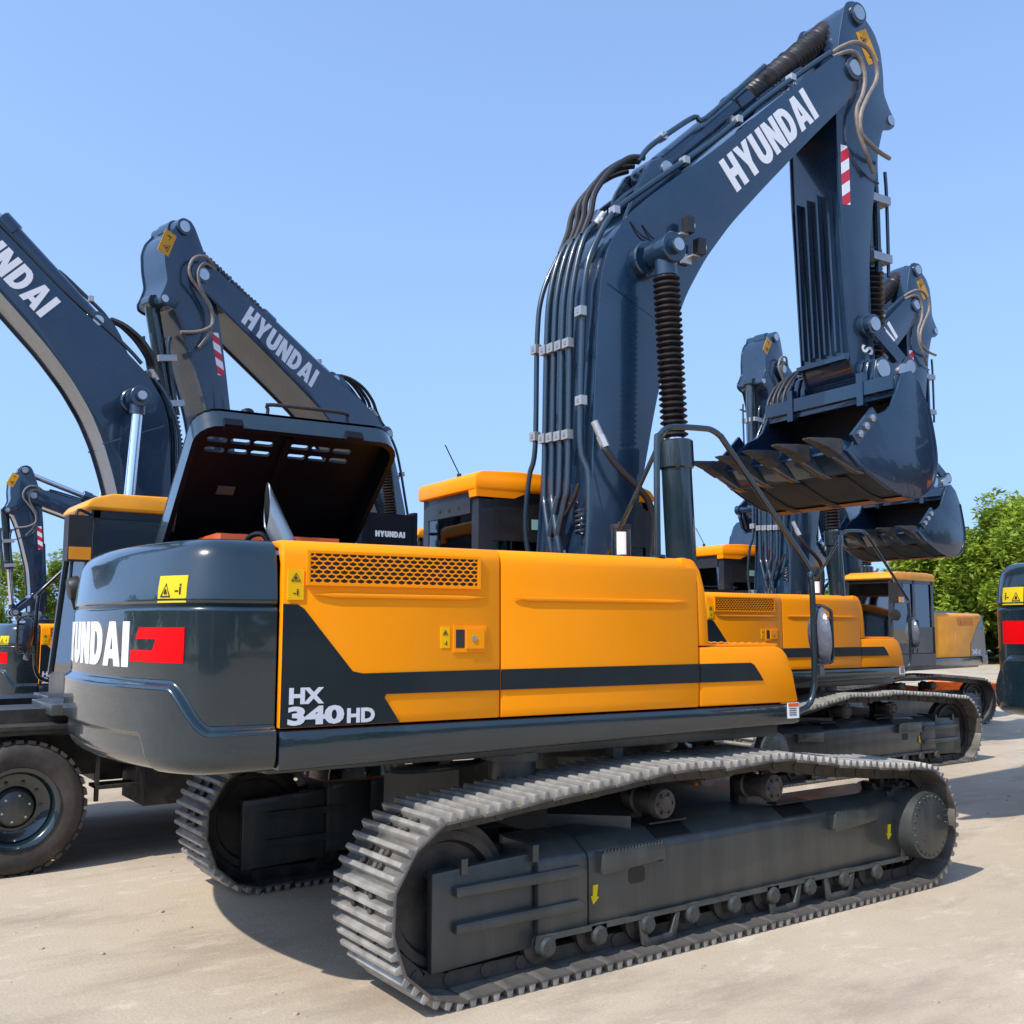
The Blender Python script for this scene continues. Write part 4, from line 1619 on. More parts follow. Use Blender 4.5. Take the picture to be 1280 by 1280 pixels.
def front(root, al=0., be=0., ga=0., off=(0, 0), bell=True, text=True, blen=1.62):
    TO = M.Translation((off[0], 0, off[1]))
    Tb = TO @ RM(F0, al)
    Ta = Tb @ RM(P1, be)
    Tk = Ta @ RM(P2, ga)
    boom = part('boom', boom_mesh, 'boom_paint', root, 'boom', Tb)
    each('pivot_pin', boom_pins(), 'steel', boom, 'boom_pins')
    for k in range(6):
        part('hydraulic_pipe', boom_pipes(k), 'pipe_paint', boom, 'bpipe%d' % k)
    each('hydraulic_pipe', boom_long_pipes(), 'pipe_paint', boom, 'blong')
    each('hydraulic_hose', boom_hoses(), 'hose_rubber', boom, 'bhose')
    each('hose_fitting', hose_fittings(), 'galvanised', boom, 'hose_fitting')
    each('pipe_clamp', clamps(), ['galvanised', 'steel'], boom, 'pipe_clamps')
    part('coil_spring', spring, 'pipe_paint', boom, 'spring')
    each('work_lamp', boom_lamps(), ['galvanised', 'black_plastic', 'white_lens'], boom, 'boom_lamp')
    if text:
        part('lettering', boom_text(-1), 'white_vinyl', boom, 'btext-')
        part('lettering', boom_text(1), 'white_vinyl', boom, 'btext+')
    arm = part('arm', arm_mesh, 'boom_paint', root, 'arm', Ta)
    each('pivot_pin', arm_pins(), 'steel', arm, 'arm_pins')
    each('hydraulic_hose', arm_hoses(), 'hose_sleeve', arm, 'ahose')
    each('hydraulic_pipe', arm_pipes(), 'pipe_paint', arm, 'apipe')
    each('pipe_clamp', arm_clamps(), 'galvanised', arm, 'aclamp')
    each('reflector', [reflector(-1), reflector(1)], 'reflector', arm, 'reflector')
    part('warning_sticker', arm_sticker(-1), ['amber_vinyl', 'black_ink'], arm, 'astick-')
    part('warning_sticker', arm_sticker(1), ['amber_vinyl', 'black_ink'], arm, 'astick+')
    part('lettering', arm_text, 'white_vinyl', arm, 'atext')
    bk = part('bucket', bucket_mesh, ['boom_paint', 'bucket_inside', 'tooth_steel', 'primer'], root, 'bucket', Tk)
    each('pivot_pin', bucket_pins(), 'steel', bk, 'bucket_pins')
    for i in range(5):
        part('tooth', tooth, ['boom_paint', 'tooth_steel'], bk, 'tooth', M.Translation((2.29, -.70 + .35 * i, 3.36)) @ M.Rotation(radians(2), 4, 'Y'))
    part('side_cutter', cutter, ['boom_paint', 'steel'], bk, 'cutter')
    part('side_cutter', cutter, ['boom_paint', 'steel'], bk, 'cutter', M.Scale(-1, 4, (0, 1, 0)))
    part('bucket_link', link_arms, ['boom_paint', 'steel'], root, 'bucket_link', Ta)
    # cylinders aim between their pins in this pose
    rnd = lambda v: tuple(round(c, 4) for c in v)
    for s in (-1, 1):
        p = TO @ V((.62, s * .62, 1.70))
        q = Tb @ V((.474, s * .62, 4.80))
        D = (q - p).length
        L = blen
        c = part('boom_cylinder', cyl_barrel(p, q, .115, L), 'slate_paint', root, ('bc', s, blen, rnd(p), rnd(q)))
        part('rod', cyl_rod(p, q, .062, L), ['chrome', 'boom_paint'], c, ('bcr', s, blen, rnd(p), rnd(q)))
        if bell:
            d = (q - p).normalized()
            part('bellows', lambda b: b.bellows(p + d * (L + .02), q - d * .20, .105, 27, 0, 24, .30), 'bellows_rubber', c, ('bcb', s, rnd(p), rnd(q)))
    p, q = Tb @ V((.86, 0, 5.735)), Ta @ V((3.20, 0, 7.84))
    L = 1.48
    c = part('arm_cylinder', cyl_barrel(p, q, .125, L), 'boom_paint', root, ('ac', rnd(p), rnd(q)))
    part('rod', cyl_rod(p, q, .07, L), ['chrome', 'boom_paint'], c, ('acr', rnd(p), rnd(q)))
    if bell:
        d = (q - p).normalized()
        part('bellows', lambda b: b.bellows(p + d * (L - .02), q - d * .10, .128, 26, 0, 20, .17, .07), 'bellows_rubber', c, ('acb', rnd(p), rnd(q)))
    p, q = Ta @ V((3.66, 0, 6.87)), Ta @ V((3.62, 0, 4.36))
    L = 1.45
    c = part('bucket_cylinder', cyl_barrel(p, q, .095, L), 'slate_paint', root, ('kc', rnd(p), rnd(q)))
    part('rod', cyl_rod(p, q, .055, L), ['chrome', 'boom_paint'], c, ('kcr', rnd(p), rnd(q)))
    if bell:
        d = (q - p).normalized()
        part('bellows', lambda b: b.bellows(p + d * L, q - d * .08, .122, 17, 0, 20, .26), 'bellows_rubber', c, ('kcb', rnd(p), rnd(q)))
    return boom


def upper(root, model='340HD', yel='yellow_paint', open_hood=False, roof=None):
    roof = roof or yel
    cw = part('counterweight', counterweight, 'slate_paint', root, 'counterweight', sharp=60)
    part('lettering', cw_text, 'white_vinyl', cw, 'cwtext')
    part('red_mark', cw_mark(1), 'red_vinyl', cw, 'mark+')
    part('red_mark', cw_mark(-1), 'red_vinyl', cw, 'mark-')
    part('warning_sticker', cw_sticker, ['yellow_vinyl', 'black_ink'], cw, 'cwsticker')
    part('warning_sticker', cw_sticker, ['yellow_vinyl', 'black_ink'], cw, 'cwsticker', M.Scale(-1, 4, (0, 1, 0)))
    part('deck', deck, ['frame_paint', 'hood_inside'], root, 'deck')
    part('deck_fittings', lower_bits, 'frame_paint', root, 'lower_bits')
    part('side_skirt', skirt(-1), 'slate_paint', root, 'skirt-')
    part('side_skirt', skirt(1), 'slate_paint', root, 'skirt+')
    dr = part('side_door', doorfn(-2.776, -1.509, -1), yel, root, 'doorR' + yel)
    part('dark_panel', stripes_rear(-1), 'slate_low_reflect', dr, 'stripeR')
    part('crease', crease(-2.62, -1.6), yel, dr, 'creaseR' + yel)

    def grille(b):
        hexgrille(b, -2.642, -1.660, 2.132, 2.288, -1.4945)
        for x0, x1, z0, z1 in ((-2.66, -1.642, 2.286, 2.300), (-2.66, -1.642, 2.120, 2.134), (-2.66, -2.644, 2.134, 2.286), (-1.658, -1.642, 2.134, 2.286)):
            b.box(x0, x1, -1.508, -1.480, z0, z1, 0, .004)
    part('grille', grille, [yel, 'black_ink'], dr, 'grille' + yel)
    part('door_latch', latch, [yel, 'black_plastic', 'steel'], dr, 'latch' + yel, M.Translation((-1.705, 0, 1.845)))

    each('warning_sticker', [lambda b: sticker(b, sidefn(-1.4945, -1, -2.755, 2.045), .085, .155), lambda b: sticker(b, sidefn(-1.4945, -1, -1.885, 1.795), .055, .115)],
         ['gold_vinyl', 'black_ink'], dr, 'doorsticker')
    part('lettering', model_text(model, -1), 'silver_vinyl', dr, 'model-' + model)
    dm = part('side_door', doorfn(-1.497, -.034, -1), yel, root, 'doorM' + yel)
    part('dark_panel', stripe_mid(-1), 'slate_low_reflect', dm, 'stripeM')
    part('crease', crease(-1.43, -.12), yel, dm, 'creaseM' + yel)
    tb = part('tool_box', toolbox, yel, root, 'toolbox' + yel)
    part('dark_panel', stripe_front, 'slate_low_reflect', tb, 'stripeF')
    part('label_plate', tag_label, ['white_vinyl', 'orange_paint', 'black_ink'], tb, 'tag_label')
    part('tread_plate', tread, yel, tb, 'tread' + yel)
    part('corner_panel', corner_panel, yel, root, 'corner' + yel)
    part('top_plate', top_plate, [yel, 'black_plastic'], root, 'top' + yel)
    part('top_rim', rim, 'slate_paint', root, 'rim')
    lp = part('side_door', left_panel, yel, root, 'left' + yel)
    part('dark_panel', left_dark, 'slate_paint', lp, 'leftdark')
    part('louver', left_louver, ['primer', yel], lp, 'louver' + yel)
    part('lettering', model_text(model, 1), 'silver_vinyl', lp, 'model+' + model)
    # hood: hinged on the far side
    hinge = V((-2.90, 1.22, 2.32)) if open_hood else V((-2.80, .93, 2.37))
    a = radians(38.5) if open_hood else 0
    v = V((0, -cos(a), sin(a)))
    n = V((0, sin(a), cos(a)))
    mx = M(((1, 0, 0, hinge.x), (0, v.y, n.y, hinge.y), (0, v.z, n.z, hinge.z), (0, 0, 0, 1)))
    if not open_hood:
        mx = M(((1, 0, 0, hinge.x), (0, -1.2, 0, hinge.y), (0, 0, .35, hinge.z + .04), (0, 0, 0, 1)))
    hd = part('engine_hood', lambda b: hood_panel(b, True), ['slate_paint', 'hood_inside', 'dull_label'], root, 'hood', mx)
    part('grab_rail', hood_rail, 'black_plastic', hd, 'hood_rail')
    if open_hood:
        part('engine', engine, ['orange_paint', 'hood_inside', 'steel'], root, 'engine')
        part('exhaust_pipe', exhaust, ['steel', 'black_ink'], root, 'exhaust')
    part('handrail', handrail, 'slate_paint', root, 'handrail')
    part('mirror', mirror, ['plastic_wrap', 'black_plastic'], root, 'mirror')
    part('filter_canister', canister, ['slate_paint', 'black_plastic', 'white_vinyl'], root, 'canister')
    cab = part('cab', cab_body, ['cab_black', 'black_plastic'], root, 'cab')
    part('cab_roof', cab_roof, [roof, 'black_plastic'], cab, 'cabroof' + roof)
    part('cab_windows', cab_glass, 'cab_glass', cab, 'cabglass')
    part('seat', cab_seat, 'seat_cloth', cab, 'cabseat')
    part('interior_trim', cab_liner, 'cab_trim', cab, 'cabliner')
    part('sticker', cab_sticker, 'cyan_sticker', cab, 'cabsticker')
    part('antenna', antenna, 'black_plastic', cab, 'antenna')
    part('cab_mirror', cab_mirror, ['black_plastic', 'amber_lens', 'chrome'], cab, 'cabmirror')


def excavator(name, label, loc, deg, scale=1., group=None, tracks=True, detail=False, trackrot=0., model='340HD', yel='yellow_paint', pose=(0, 0, 0), off=(0, 0), bell=True,
              open_hood=False, roof=None, center='frame_paint', text=True):
    r = thing(name, label, 'excavator', loc, radians(deg), scale, group)
    if tracks:
        crawler(r, radians(trackrot), detail, center)
    upper(r, model, yel, open_hood, roof)
    front(r, *[radians(a) for a in pose], off=off, bell=bell, text=text)
    return r


YARD = 'excavators parked in the yard'
SW = -4.3285
#@MACHINES
excavator('crawler_excavator', 'large yellow and dark slate crawler excavator nearest the camera, its engine hood propped wide open', (0, 0, 0), SW, 1., YARD, True, True, -SW, '340HD', open_hood=True)
excavator('crawler_excavator', 'yellow and slate crawler excavator with closed hood directly beyond the nearest one, same way round', (6.81, 3.68, -.03), -3.2, 1., YARD, True, True, 180 + 3, '340HD')
excavator('crawler_excavator', 'excavator behind the open hood whose lettered boom slants down to the right, facing left', (4.17, 9.96, 0), 194.6, 1.11, YARD, model='245HD', pose=(-13, 1, 0))
excavator('crawler_excavator', 'dull yellow excavator in front of the trees, its glazed cab facing left', (12.7, 6.6, 0), 186, .93, YARD, model='245HD', yel='old_yellow_paint', center='orange_paint', trackrot=-10)
excavator('crawler_excavator', 'partly cropped excavator at the far left edge with dark counterweight and a red mark', (.05, 9.4, 0), 0, .82, YARD, model='245HD', pose=(-62, -10, 0))
excavator('crawler_excavator', 'small looking distant excavator at the far left with a hanging arm and curled bucket', (3.75, 18.0, 0), 180, .88, YARD, model='245HD', pose=(-26, 20, 0), bell=False, text=False)
excavator('crawler_excavator', 'excavator cut off by the right edge, only its tall dark counterweight with sticker showing', (6.49, -2.68, 0), 8, 1.03, YARD, trackrot=25)


# ------------------------------------------------------------------ wheeled excavator
def tyre(b):
    R, w = .53, .14
    b.lathe((0, -w, 0), (0, 1, 0), [(0, .31), (-.005, .36), (-.02, .43), (.0, .495), (.03, .52), (.06, R), (.22, R), (.25, .52), (.28, .495), (.30, .43), (.285, .36), (.28, .31)], 0, 48, False)
    for i in range(36):
        a = 2 * pi * i / 36
        for s in (0, 1):
            mx = M.Rotation(a + s * .087, 4, 'Y')
            y0 = -w + .015 + s * .14
            b.box(R - .012, R + .016, y0, y0 + .11, -.028, .028, 0, .004, mx)


def rim_mesh(b):
    b.lathe((0, -.14, 0), (0, 1, 0), [(.0, .315), (-.01, .33), (.0, .30), (.02, .285), (.10, .27), (.13, .22), (.13, .17), (.28, .17), (.28, .31)], 0, 36, False)
    b.lathe((0, -.10, 0), (0, 1, 0), [(.0, .0), (.0, .10), (.02, .135), (.06, .15), (.12, .16)], 1, 28)
    for i in range(10):
        a = 2 * pi * i / 10
        b.cyl((.20 * cos(a), -.03, .20 * sin(a)), (.20 * cos(a), .0, .20 * sin(a)), .014, 1, 6)
    for i in range(6):
        a = 2 * pi * i / 6 + .3
        b.cyl((.105 * cos(a), -.105, .105 * sin(a)), (.105 * cos(a), -.085, .105 * sin(a)), .01, 2, 6)


def chassis(b):
    b.box(-2.3, 2.3, -.45, .45, .62, .98, 0, .03)
    b.cyl((0, 0, .95), (0, 0, 1.22), .6, 0, 32)
    for x in (-1.45, 1.45):
        b.cyl((x, -1.0, .53), (x, 1.0, .53), .11, 0, 16)
        b.lathe((x, -.2, .53), (0, 1, 0), [(0, .12), (.05, .2), (.35, .2), (.4, .12)], 0, 20)
    # tool boxes and steps between the axles, both sides
    for s in (-1, 1):
        y0, y1 = sorted((s * .5, s * 1.18))
        b.box(-.55, .55, y0, y1, .42, .90, 0, .02)
        b.box(-.75, .78, min(s * 1.05, s * 1.28), max(s * 1.05, s * 1.28), .93, .955, 0, .006)
        b.box(.62, .95, min(s * 1.0, s * 1.26), max(s * 1.0, s * 1.26), .60, .625, 0, .006)
        b.box(.60, .63, min(s * 1.18, s * 1.22), max(s * 1.18, s * 1.22), .5, .95, 0)
        b.box(.92, .95, min(s * 1.18, s * 1.22), max(s * 1.18, s * 1.22), .5, .95, 0)
        b.box(.55, 2.35, min(s * .40, s * .98), max(s * .40, s * .98), 1.02, 1.24, 0, .02)
        b.box(.98, 2.05, min(s * .98, s * 1.24), max(s * .98, s * 1.24), 1.06, 1.099, 0, .004)
        b.box(1.0, 1.95, min(s * .72, s * 1.27), max(s * .72, s * 1.27), 1.10, 1.13, 0, .008)
    # blade at one end, stabilisers at the other
    b.prism([(2.45, .30), (2.55, .26), (2.48, .55), (2.50, .85), (2.42, .85), (2.40, .5)], -1.22, 1.22, 0, .01)
    b.box(2.2, 2.45, -.4, .4, .45, .7, 0, .02)
    for s in (-1, 1):
        b.box(-2.45, -2.3, min(s * .3, s * 1.15), max(s * .3, s * 1.15), .55, .8, 0, .02)
        b.box(-2.46, -2.28, s * 1.15 - .06, s * 1.15 + .06, .12, .8, 0, .01)
        b.box(-2.55, -2.2, s * 1.15 - .2, s * 1.15 + .2, .08, .12, 0, .01)


def wheeled(label, loc, deg, sc, off):
    r = thing('wheeled_excavator', label, 'excavator', loc, radians(deg), 1., YARD)
    part('chassis', chassis, 'link_steel', r, 'chassis')
    for x in (-1.45, 1.45):
        for s in (-1, 1):
            mx = M.Translation((x + .08, s * 1.14, .505)) @ M.Scale(.95, 4)
            if s > 0:
                mx = mx @ M.Rotation(pi, 4, 'Z')
            w = part('wheel', tyre, 'tyre_rubber', r, 'tyre', mx)
            part('rim', rim_mesh, ['slate_paint', 'frame_paint', 'steel'], w, 'wheelrim')
    up = bpy.data.objects.new('temp', None)
    n0 = set(bpy.data.objects)
    upper(r, '245HD', roof='old_yellow_paint')
    front(r, 0., radians(8), 0., bell=False, blen=.9)
    for o in set(bpy.data.objects) - n0:
        if o.parent == r:
            o.matrix_basis = M.Translation((0, 0, off[1])) @ M.Diagonal((sc[0], sc[1], sc[2], 1)) @ o.matrix_basis
    for o in r.children:
        nm = o.name.split('.')[0]
        if nm in ('boom', 'arm', 'bucket', 'bucket_link', 'boom_cylinder', 'arm_cylinder', 'bucket_cylinder'):
            o.matrix_basis = M.Translation((off[0], -.50, off[2])) @ M.Scale(.95, 4) @ o.matrix_basis
    bpy.data.objects.remove(up)
    return r


wheeled('wheeled excavator with orange cab roof left of the open hood, standing on big rubber tyres', (-1.85, 3.86, 0), 180, (.9, .86, .90), (.02, .15, -.13))


# ------------------------------------------------------------------ guard panel, van, trees, wall
def guard(b):
    b.box(-.42, .42, -.05, .05, 0, .62, 0, .03)
    b.box(-.46, -.40, -.07, .07, -.3, .66, 0, .01)
    b.box(.40, .46, -.07, .07, -.3, .66, 0, .01)


def van(r):
    def body(b):
        b.prism([(-2.4, .4), (2.3, .4), (2.45, .7), (2.4, 1.1), (1.75, 1.25), (1.1, 2.0), (.8, 2.12), (-2.2, 2.15), (-2.42, 2.0), (-2.45, .8)], -.92, .92, 0, .06)
    part('body', body, 'van_paint', r)

    def win(b):
        for s in (-1, 1):
            b.prism([(1.05, 1.28), (1.5, 1.28), (1.0, 1.92), (.55, 1.92)], s * .921, s * .93, 0)
            for x in (-2.0, -1.15, -.3):
                b.prism([(x, 1.28), (x + .75, 1.28), (x + .75, 1.92), (x, 1.92)], s * .921, s * .93, 0, .004)
        b.hexa([(1.80, -.8, 1.27), (1.80, .8, 1.27), (1.81, .8, 1.28), (1.81, -.8, 1.28), (1.16, -.72, 1.97), (1.16, .72, 1.97), (1.18, .72, 1.98), (1.18, -.72, 1.98)], 0)
    part('windows', win, 'cab_black', r)
    for x in (-1.5, 1.5):
        for s in (-1, 1):
            part('wheel', lambda b: (b.cyl((0, -.11, 0), (0, .11, 0), .34, 0, 24, ch=.03), b.cyl((0, s * .10, 0), (0, s * .118, 0), .2, 1, 20)), ['tyre_rubber', 'steel'], r, None, M.Translation((x, s * .82, .34)))


gd = thing('cylinder_guard', 'black rubber guard lettered in white beside the boom behind the open hood', 'guard', (2.05, 6.75, 2.90), radians(2))
part('panel', guard, 'hood_inside', gd)
part('lettering', lambda b: word(b, 'HYUNDAI', sidefn(-.0505, -1, -.23, .28), .085, 1.0), 'white_vinyl', gd)


v = thing('van', 'dark grey van parked below the trees at the right, behind the dull yellow excavator', 'van', (40.5, 12.3, 0), radians(150))
van(v)


def crown(b, R, H, z0, n, leaf, seed):
    rng = random.Random(seed)
    blobs = []
    for i in range(26):
        a = rng.uniform(0, 2 * pi)
        rr = R * sqrt(rng.random()) * .85
        zz = z0 + H * (rng.random() ** .8) * (1 - .35 * (rr / R) ** 2)
        blobs.append((V((rr * cos(a), rr * sin(a), zz)), R * rng.uniform(.22, .42)))
    for i in range(n):
        c, r = rng.choice(blobs)
        d = V((rng.gauss(0, 1), rng.gauss(0, 1), rng.gauss(0, .8))).normalized()
        p = c + d * r * (rng.random() ** .4)
        L = leaf * rng.uniform(.6, 1.3)
        u = V((rng.gauss(0, 1), rng.gauss(0, 1), rng.gauss(0, .5))).normalized()
        w = u.cross(V((rng.gauss(0, .6), rng.gauss(0, .6), 1))).normalized()
        q = [p - u * L, p - w * L * .45, p + u * L, p + w * L * .45]
        b.bm.faces.new([b.bm.verts.new(x) for x in q])
    return blobs


def trunk(b, H, R, seed):
    rng = random.Random(seed)
    top = V((rng.uniform(-.3, .3), rng.uniform(-.3, .3), H * .62))
    b.lathe((0, 0, -.1), (top.x, top.y, top.z), [(0, .24), (.5, .17), (H * .3, .13), (H * .62, .06)], 0, 10)
    for i in range(9):
        t = rng.uniform(.28, .95)
        p = top * t
        a = rng.uniform(0, 2 * pi)
        q = V((R * .75 * cos(a), R * .75 * sin(a), p.z + H * rng.uniform(.12, .34)))
        m = (p + q) / 2 + V((0, 0, .25))
        P = spline([p, m, q], 4)
        rings = []
        for k, x in enumerate(P):
            d = (P[min(k + 1, len(P) - 1)] - P[max(k - 1, 0)]).normalized()
            rings.append(b.ring(x, d, .075 * (1 - k / len(P)) + .012, 6))
        b.skin(rings, 0)


def tree(label, x, y, sc, rz, kind):
    R, H, z0, n, leaf = ((3.6, 5.6, 1.5, 24000, .17), (3.3, 6.2, 1.2, 22000, .16), (3.8, 4.4, .5, 20000, .17))[kind]
    r = thing('tree', label, 'tree', (x, y, 0), rz, sc, 'trees beyond the yard')
    part('trunk', lambda b: trunk(b, z0 + H, R, 50 + kind), 'bark', r, 'trunk%d' % kind)
    part('crown', lambda b: crown(b, R, H, z0, n, leaf, 20 + kind), ['leaf', 'leaf_dark'][kind == 2], r, 'crown%d' % kind, sharp=180)


TREES = [(46.5, 24.5, 1.0, 0, 0), (45, 20.5, 1.05, 1.1, 1), (46.5, 16.2, 1.1, 2.0, 0), (45.8, 12.0, 1.08, 3.3, 1), (47, 8.2, 1.12, 4.2, 0), (46.5, 4.0, 1.1, .7, 1),
         (44.0, 27.5, .9, 2.6, 2), (49.5, 13.8, .9, 5.0, 2), (50, 18.4, .9, .4, 2), (49, 9.8, .95, 1.9, 2)]
#@TREES
TL = ['round topped bright green tree beyond the yard above the dull yellow cab', 'bright green tree just right of the excavator bucket', 'broad bright green tree in the middle of the right-hand row', 'tall bright green tree above the grey van',
      'tall bright green tree next to the right edge', 'bright green tree cut off by the right edge', 'low dark green tree under the hanging bucket', 'low dark tree behind the grey van', 'low dark tree in the gap behind the bright row', 'low dark tree filling the gap near the right edge']
for (x, y, sc, rz, k), lb in zip(TREES, TL):
    tree(lb, x, y, sc, rz, k)
for (x, y, sc, rz, k), lb in zip([(2.5, 52, .78, .3, 0), (7.5, 54, .72, 2.2, 1)], ['small green tree behind the excavators at the far left edge', 'small green tree just right of the far left excavator arm']):
    tree(lb, x, y, sc, rz, k)


# ------------------------------------------------------------------ ground
def ground(b):
    s = 900
    n = 2
    v = [b.bm.verts.new((x, y, 0)) for x, y in ((-s, -s), (s, -s), (s, s), (-s, s))]
    b.bm.faces.new(v)


g = part('ground', ground, 'yard_concrete', None)
tag(g, kind='structure')


def pebbles(b):
    rng = random.Random(5)
    for i in range(260):
        t = rng.random()
        x, y = rng.uniform(-4.2, 7), rng.uniform(-4.5, 3)
        r = .006 + .016 * rng.random() ** 4
        q = bmesh.ops.create_icosphere(b.bm, subdivisions=1, radius=r)
        for w in q['verts']:
            w.co = V((w.co.x * rng.uniform(.8, 1.4) + x, w.co.y + y, w.co.z * .6 + r * .25))


tag(part('pebbles', pebbles, 'wall_concrete', None), kind='stuff', label='scattered small stones and crumbs on the dusty concrete', cat='stones')

# unseen trees and buildings added behind and beside the camera to darken paint reflections
def added_woods(b):
    rng = random.Random(3)
    for i in range(64):
        a = radians(128 + 205 * (i + rng.random()) / 64)
        d = rng.uniform(58, 74)
        c = V((d * cos(a), d * sin(a), 0))
        R, H = rng.uniform(3, 5), rng.uniform(6, 11)
        for k in range(420):
            q = V((rng.gauss(0, 1), rng.gauss(0, 1), rng.gauss(0, 1))).normalized() * rng.random() ** .35
            p = c + V((q.x * R, q.y * R, H * .52 + q.z * H * .5))
            u = V((rng.gauss(0, 1), rng.gauss(0, 1), rng.gauss(0, .6))).normalized() * .75
            w = u.cross(V((rng.gauss(0, .6), rng.gauss(0, .6), 1))).normalized() * .5
            b.bm.faces.new([b.bm.verts.new(x) for x in (p - u, p - w, p + u, p + w)])


tag(part('woodland', added_woods, 'leaf_dark', None, sharp=180), 'belt of dark green trees added unseen behind the camera to darken paint reflections', 'woodland', kind='stuff')


def treeline(b):
    rng = random.Random(9)
    for i in range(46):
        a = radians(12 + 22 * (i + rng.random()) / 46)
        d = rng.uniform(62, 84)
        c = V((-4.9 + d * cos(a), -6.1 + d * sin(a), 0))
        R, H = rng.uniform(2.5, 4.2), rng.uniform(7.4, 10.8) - 3.0 * (i > 34)
        for k in range(1700):
            q = V((rng.gauss(0, 1), rng.gauss(0, 1), rng.gauss(0, 1))).normalized() * rng.random() ** .35
            p = c + V((q.x * R, q.y * R, H * .5 + q.z * H * .5))
            u = V((rng.gauss(0, 1), rng.gauss(0, 1), rng.gauss(0, .6))).normalized() * .25
            w = u.cross(V((rng.gauss(0, .6), rng.gauss(0, .6), 1))).normalized() * .13
            b.bm.faces.new([b.bm.verts.new(x) for x in (p - u, p - w, p + u, p + w)])


tag(part('treeline', treeline, 'leaf', None, sharp=180), 'far belt of green trees closing the right-hand background', 'woodland', kind='stuff')


def loader_bucket(b):
    prof = [(-.5, .05), (.45, .0), (.62, .06), (.66, .10), (.1, .12), (-.34, .2), (-.42, .45), (-.36, .62), (-.05, .78), (-.08, .84), (-.45, .72), (-.58, .5), (-.6, .2)]
    b.prism(prof, -1.15, 1.15, 0, .01)
    for s_ in (-1, 1):
        b.prism([(-.58, .1), (.5, .03), (-.06, .80), (-.45, .70)], s_ * 1.15, s_ * 1.19, 0, .008)
    for k in range(6):
        b.prism([(.58, .05), (.86, .06), (.62, .11)], -1.05 + k * .40, -.95 + k * .40, 0, .004)


ob = thing('loader_bucket', 'orange loader bucket on the ground behind the dull yellow excavator', 'bucket', (19.0, 8.1, 0), radians(205), .68)
part('shell', loader_bucket, 'primer', ob)


def unseen_warehouse(label, x, y, rz, L, D, H):
    r = thing('unseen_warehouse', label, 'building', (x, y, 0), radians(rz))
    part('wall', lambda b: b.box(-L / 2, L / 2, -D / 2, D / 2, 0, H), 'warehouse_wall', r)
    part('roof', lambda b: b.prism([(-D / 2 - .4, H), (D / 2 + .4, H), (0, H + 2.2)], -L / 2 - .4, L / 2 + .4, 0, 0, 'x'), 'warehouse_roof', r)
    for i in range(6):
        part('window', lambda b: b.box(-1.4, 1.4, -.06, .06, -.7, .7), 'cab_black', r, None, M.Translation((-L / 2 + L * (i + .5) / 6, D / 2 + .03, H * .62)))
    part('door', lambda b: b.box(-2, 2, -.08, .08, 0, 4), 'galvanised', r, None, M.Translation((0, D / 2 + .05, 0)))
    return r


unseen_warehouse('long grey building with a blue roof, added unseen behind the camera to darken reflections', -30, -42, -35, 44, 16, 8)
unseen_warehouse('shorter grey building added unseen beyond the right edge to darken reflections', 24, -50, 25, 26, 14, 7)


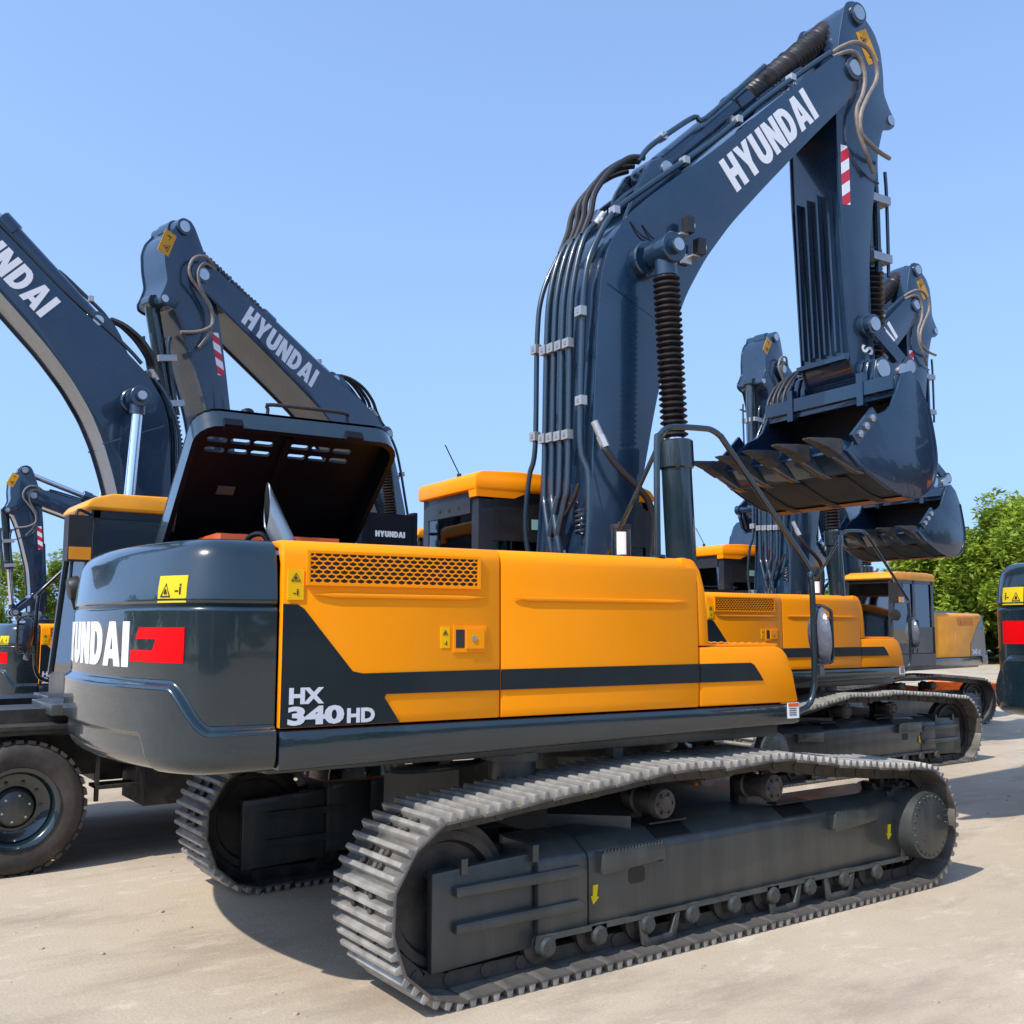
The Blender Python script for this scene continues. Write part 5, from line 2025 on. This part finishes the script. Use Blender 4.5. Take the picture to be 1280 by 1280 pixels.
# ------------------------------------------------------------------ camera, sun, sky
cam = bpy.data.cameras.new('Camera')
co = bpy.data.objects.new('Camera', cam)
COL.objects.link(co)
cam.sensor_fit = 'HORIZONTAL'
cam.sensor_width = 36
cam.lens = 36 * 1258.83 / 1280
cam.clip_end = 3000
cam.clip_start = .05
yaw, pitch, roll = radians(54.53136), radians(6.44141), radians(.112386)
fw = V((cos(yaw) * cos(pitch), sin(yaw) * cos(pitch), sin(pitch)))
rt = V((sin(yaw), -cos(yaw), 0))
upv = rt.cross(fw)
r2 = rt * cos(roll) + upv * sin(roll)
u2 = upv * cos(roll) - rt * sin(roll)
co.matrix_world = M(((r2.x, u2.x, -fw.x, -4.89474), (r2.y, u2.y, -fw.y, -6.09119), (r2.z, u2.z, -fw.z, 1.91676), (0, 0, 0, 1)))
scene.camera = co

SUND = V((.85, .17, -1.)).normalized()
sun = bpy.data.lights.new('sun', 'SUN')
sun.energy = 2.15
sun.angle = radians(.6)
sun.color = (1, .955, .88)
so = bpy.data.objects.new('sun', sun)
COL.objects.link(so)
so.rotation_euler = SUND.to_track_quat('-Z', 'Y').to_euler()
so.location = (-20, -10, 30)

w = bpy.data.worlds.new('World')
scene.world = w
w.use_nodes = True
nt = w.node_tree
bg = nt.nodes['Background']
sky = nt.nodes.new('ShaderNodeTexSky')
sky.sky_type = 'NISHITA'
sky.sun_disc = False
sky.sun_elevation = math.asin(-SUND.z)
sky.sun_rotation = atan2(-SUND.x, -SUND.y)
sky.altitude = 0
sky.air_density = 1.0
sky.dust_density = .25
sky.ozone_density = 1.7
# sample the sky no lower than about 24 degrees: a clear day without a white band at the horizon
tc = nt.nodes.new('ShaderNodeTexCoord')
sep = nt.nodes.new('ShaderNodeSeparateXYZ')
com = nt.nodes.new('ShaderNodeCombineXYZ')
nt.links.new(tc.outputs['Generated'], sep.inputs[0])


def mth(op, a, b):
    n = nt.nodes.new('ShaderNodeMath')
    n.operation = op
    for i, q in enumerate((a, b)):
        if isinstance(q, (int, float)):
            n.inputs[i].default_value = q
        else:
            nt.links.new(q, n.inputs[i])
    return n.outputs[0]


nt.links.new(mth('MULTIPLY', sep.outputs[0], sqrt(.84)), com.inputs[0])
nt.links.new(mth('MULTIPLY', sep.outputs[1], sqrt(.84)), com.inputs[1])
nt.links.new(mth('SQRT', mth('ADD', mth('MULTIPLY', mth('MULTIPLY', sep.outputs[2], sep.outputs[2]), .84), .16), 0), com.inputs[2])
nt.links.new(com.outputs[0], sky.inputs['Vector'])
nt.links.new(sky.outputs[0], bg.inputs[0])
bg.inputs[1].default_value = .15
scene.view_settings.view_transform = 'Standard'
scene.view_settings.look = 'None'
scene.view_settings.exposure = 1.2
scene.view_settings.gamma = 1
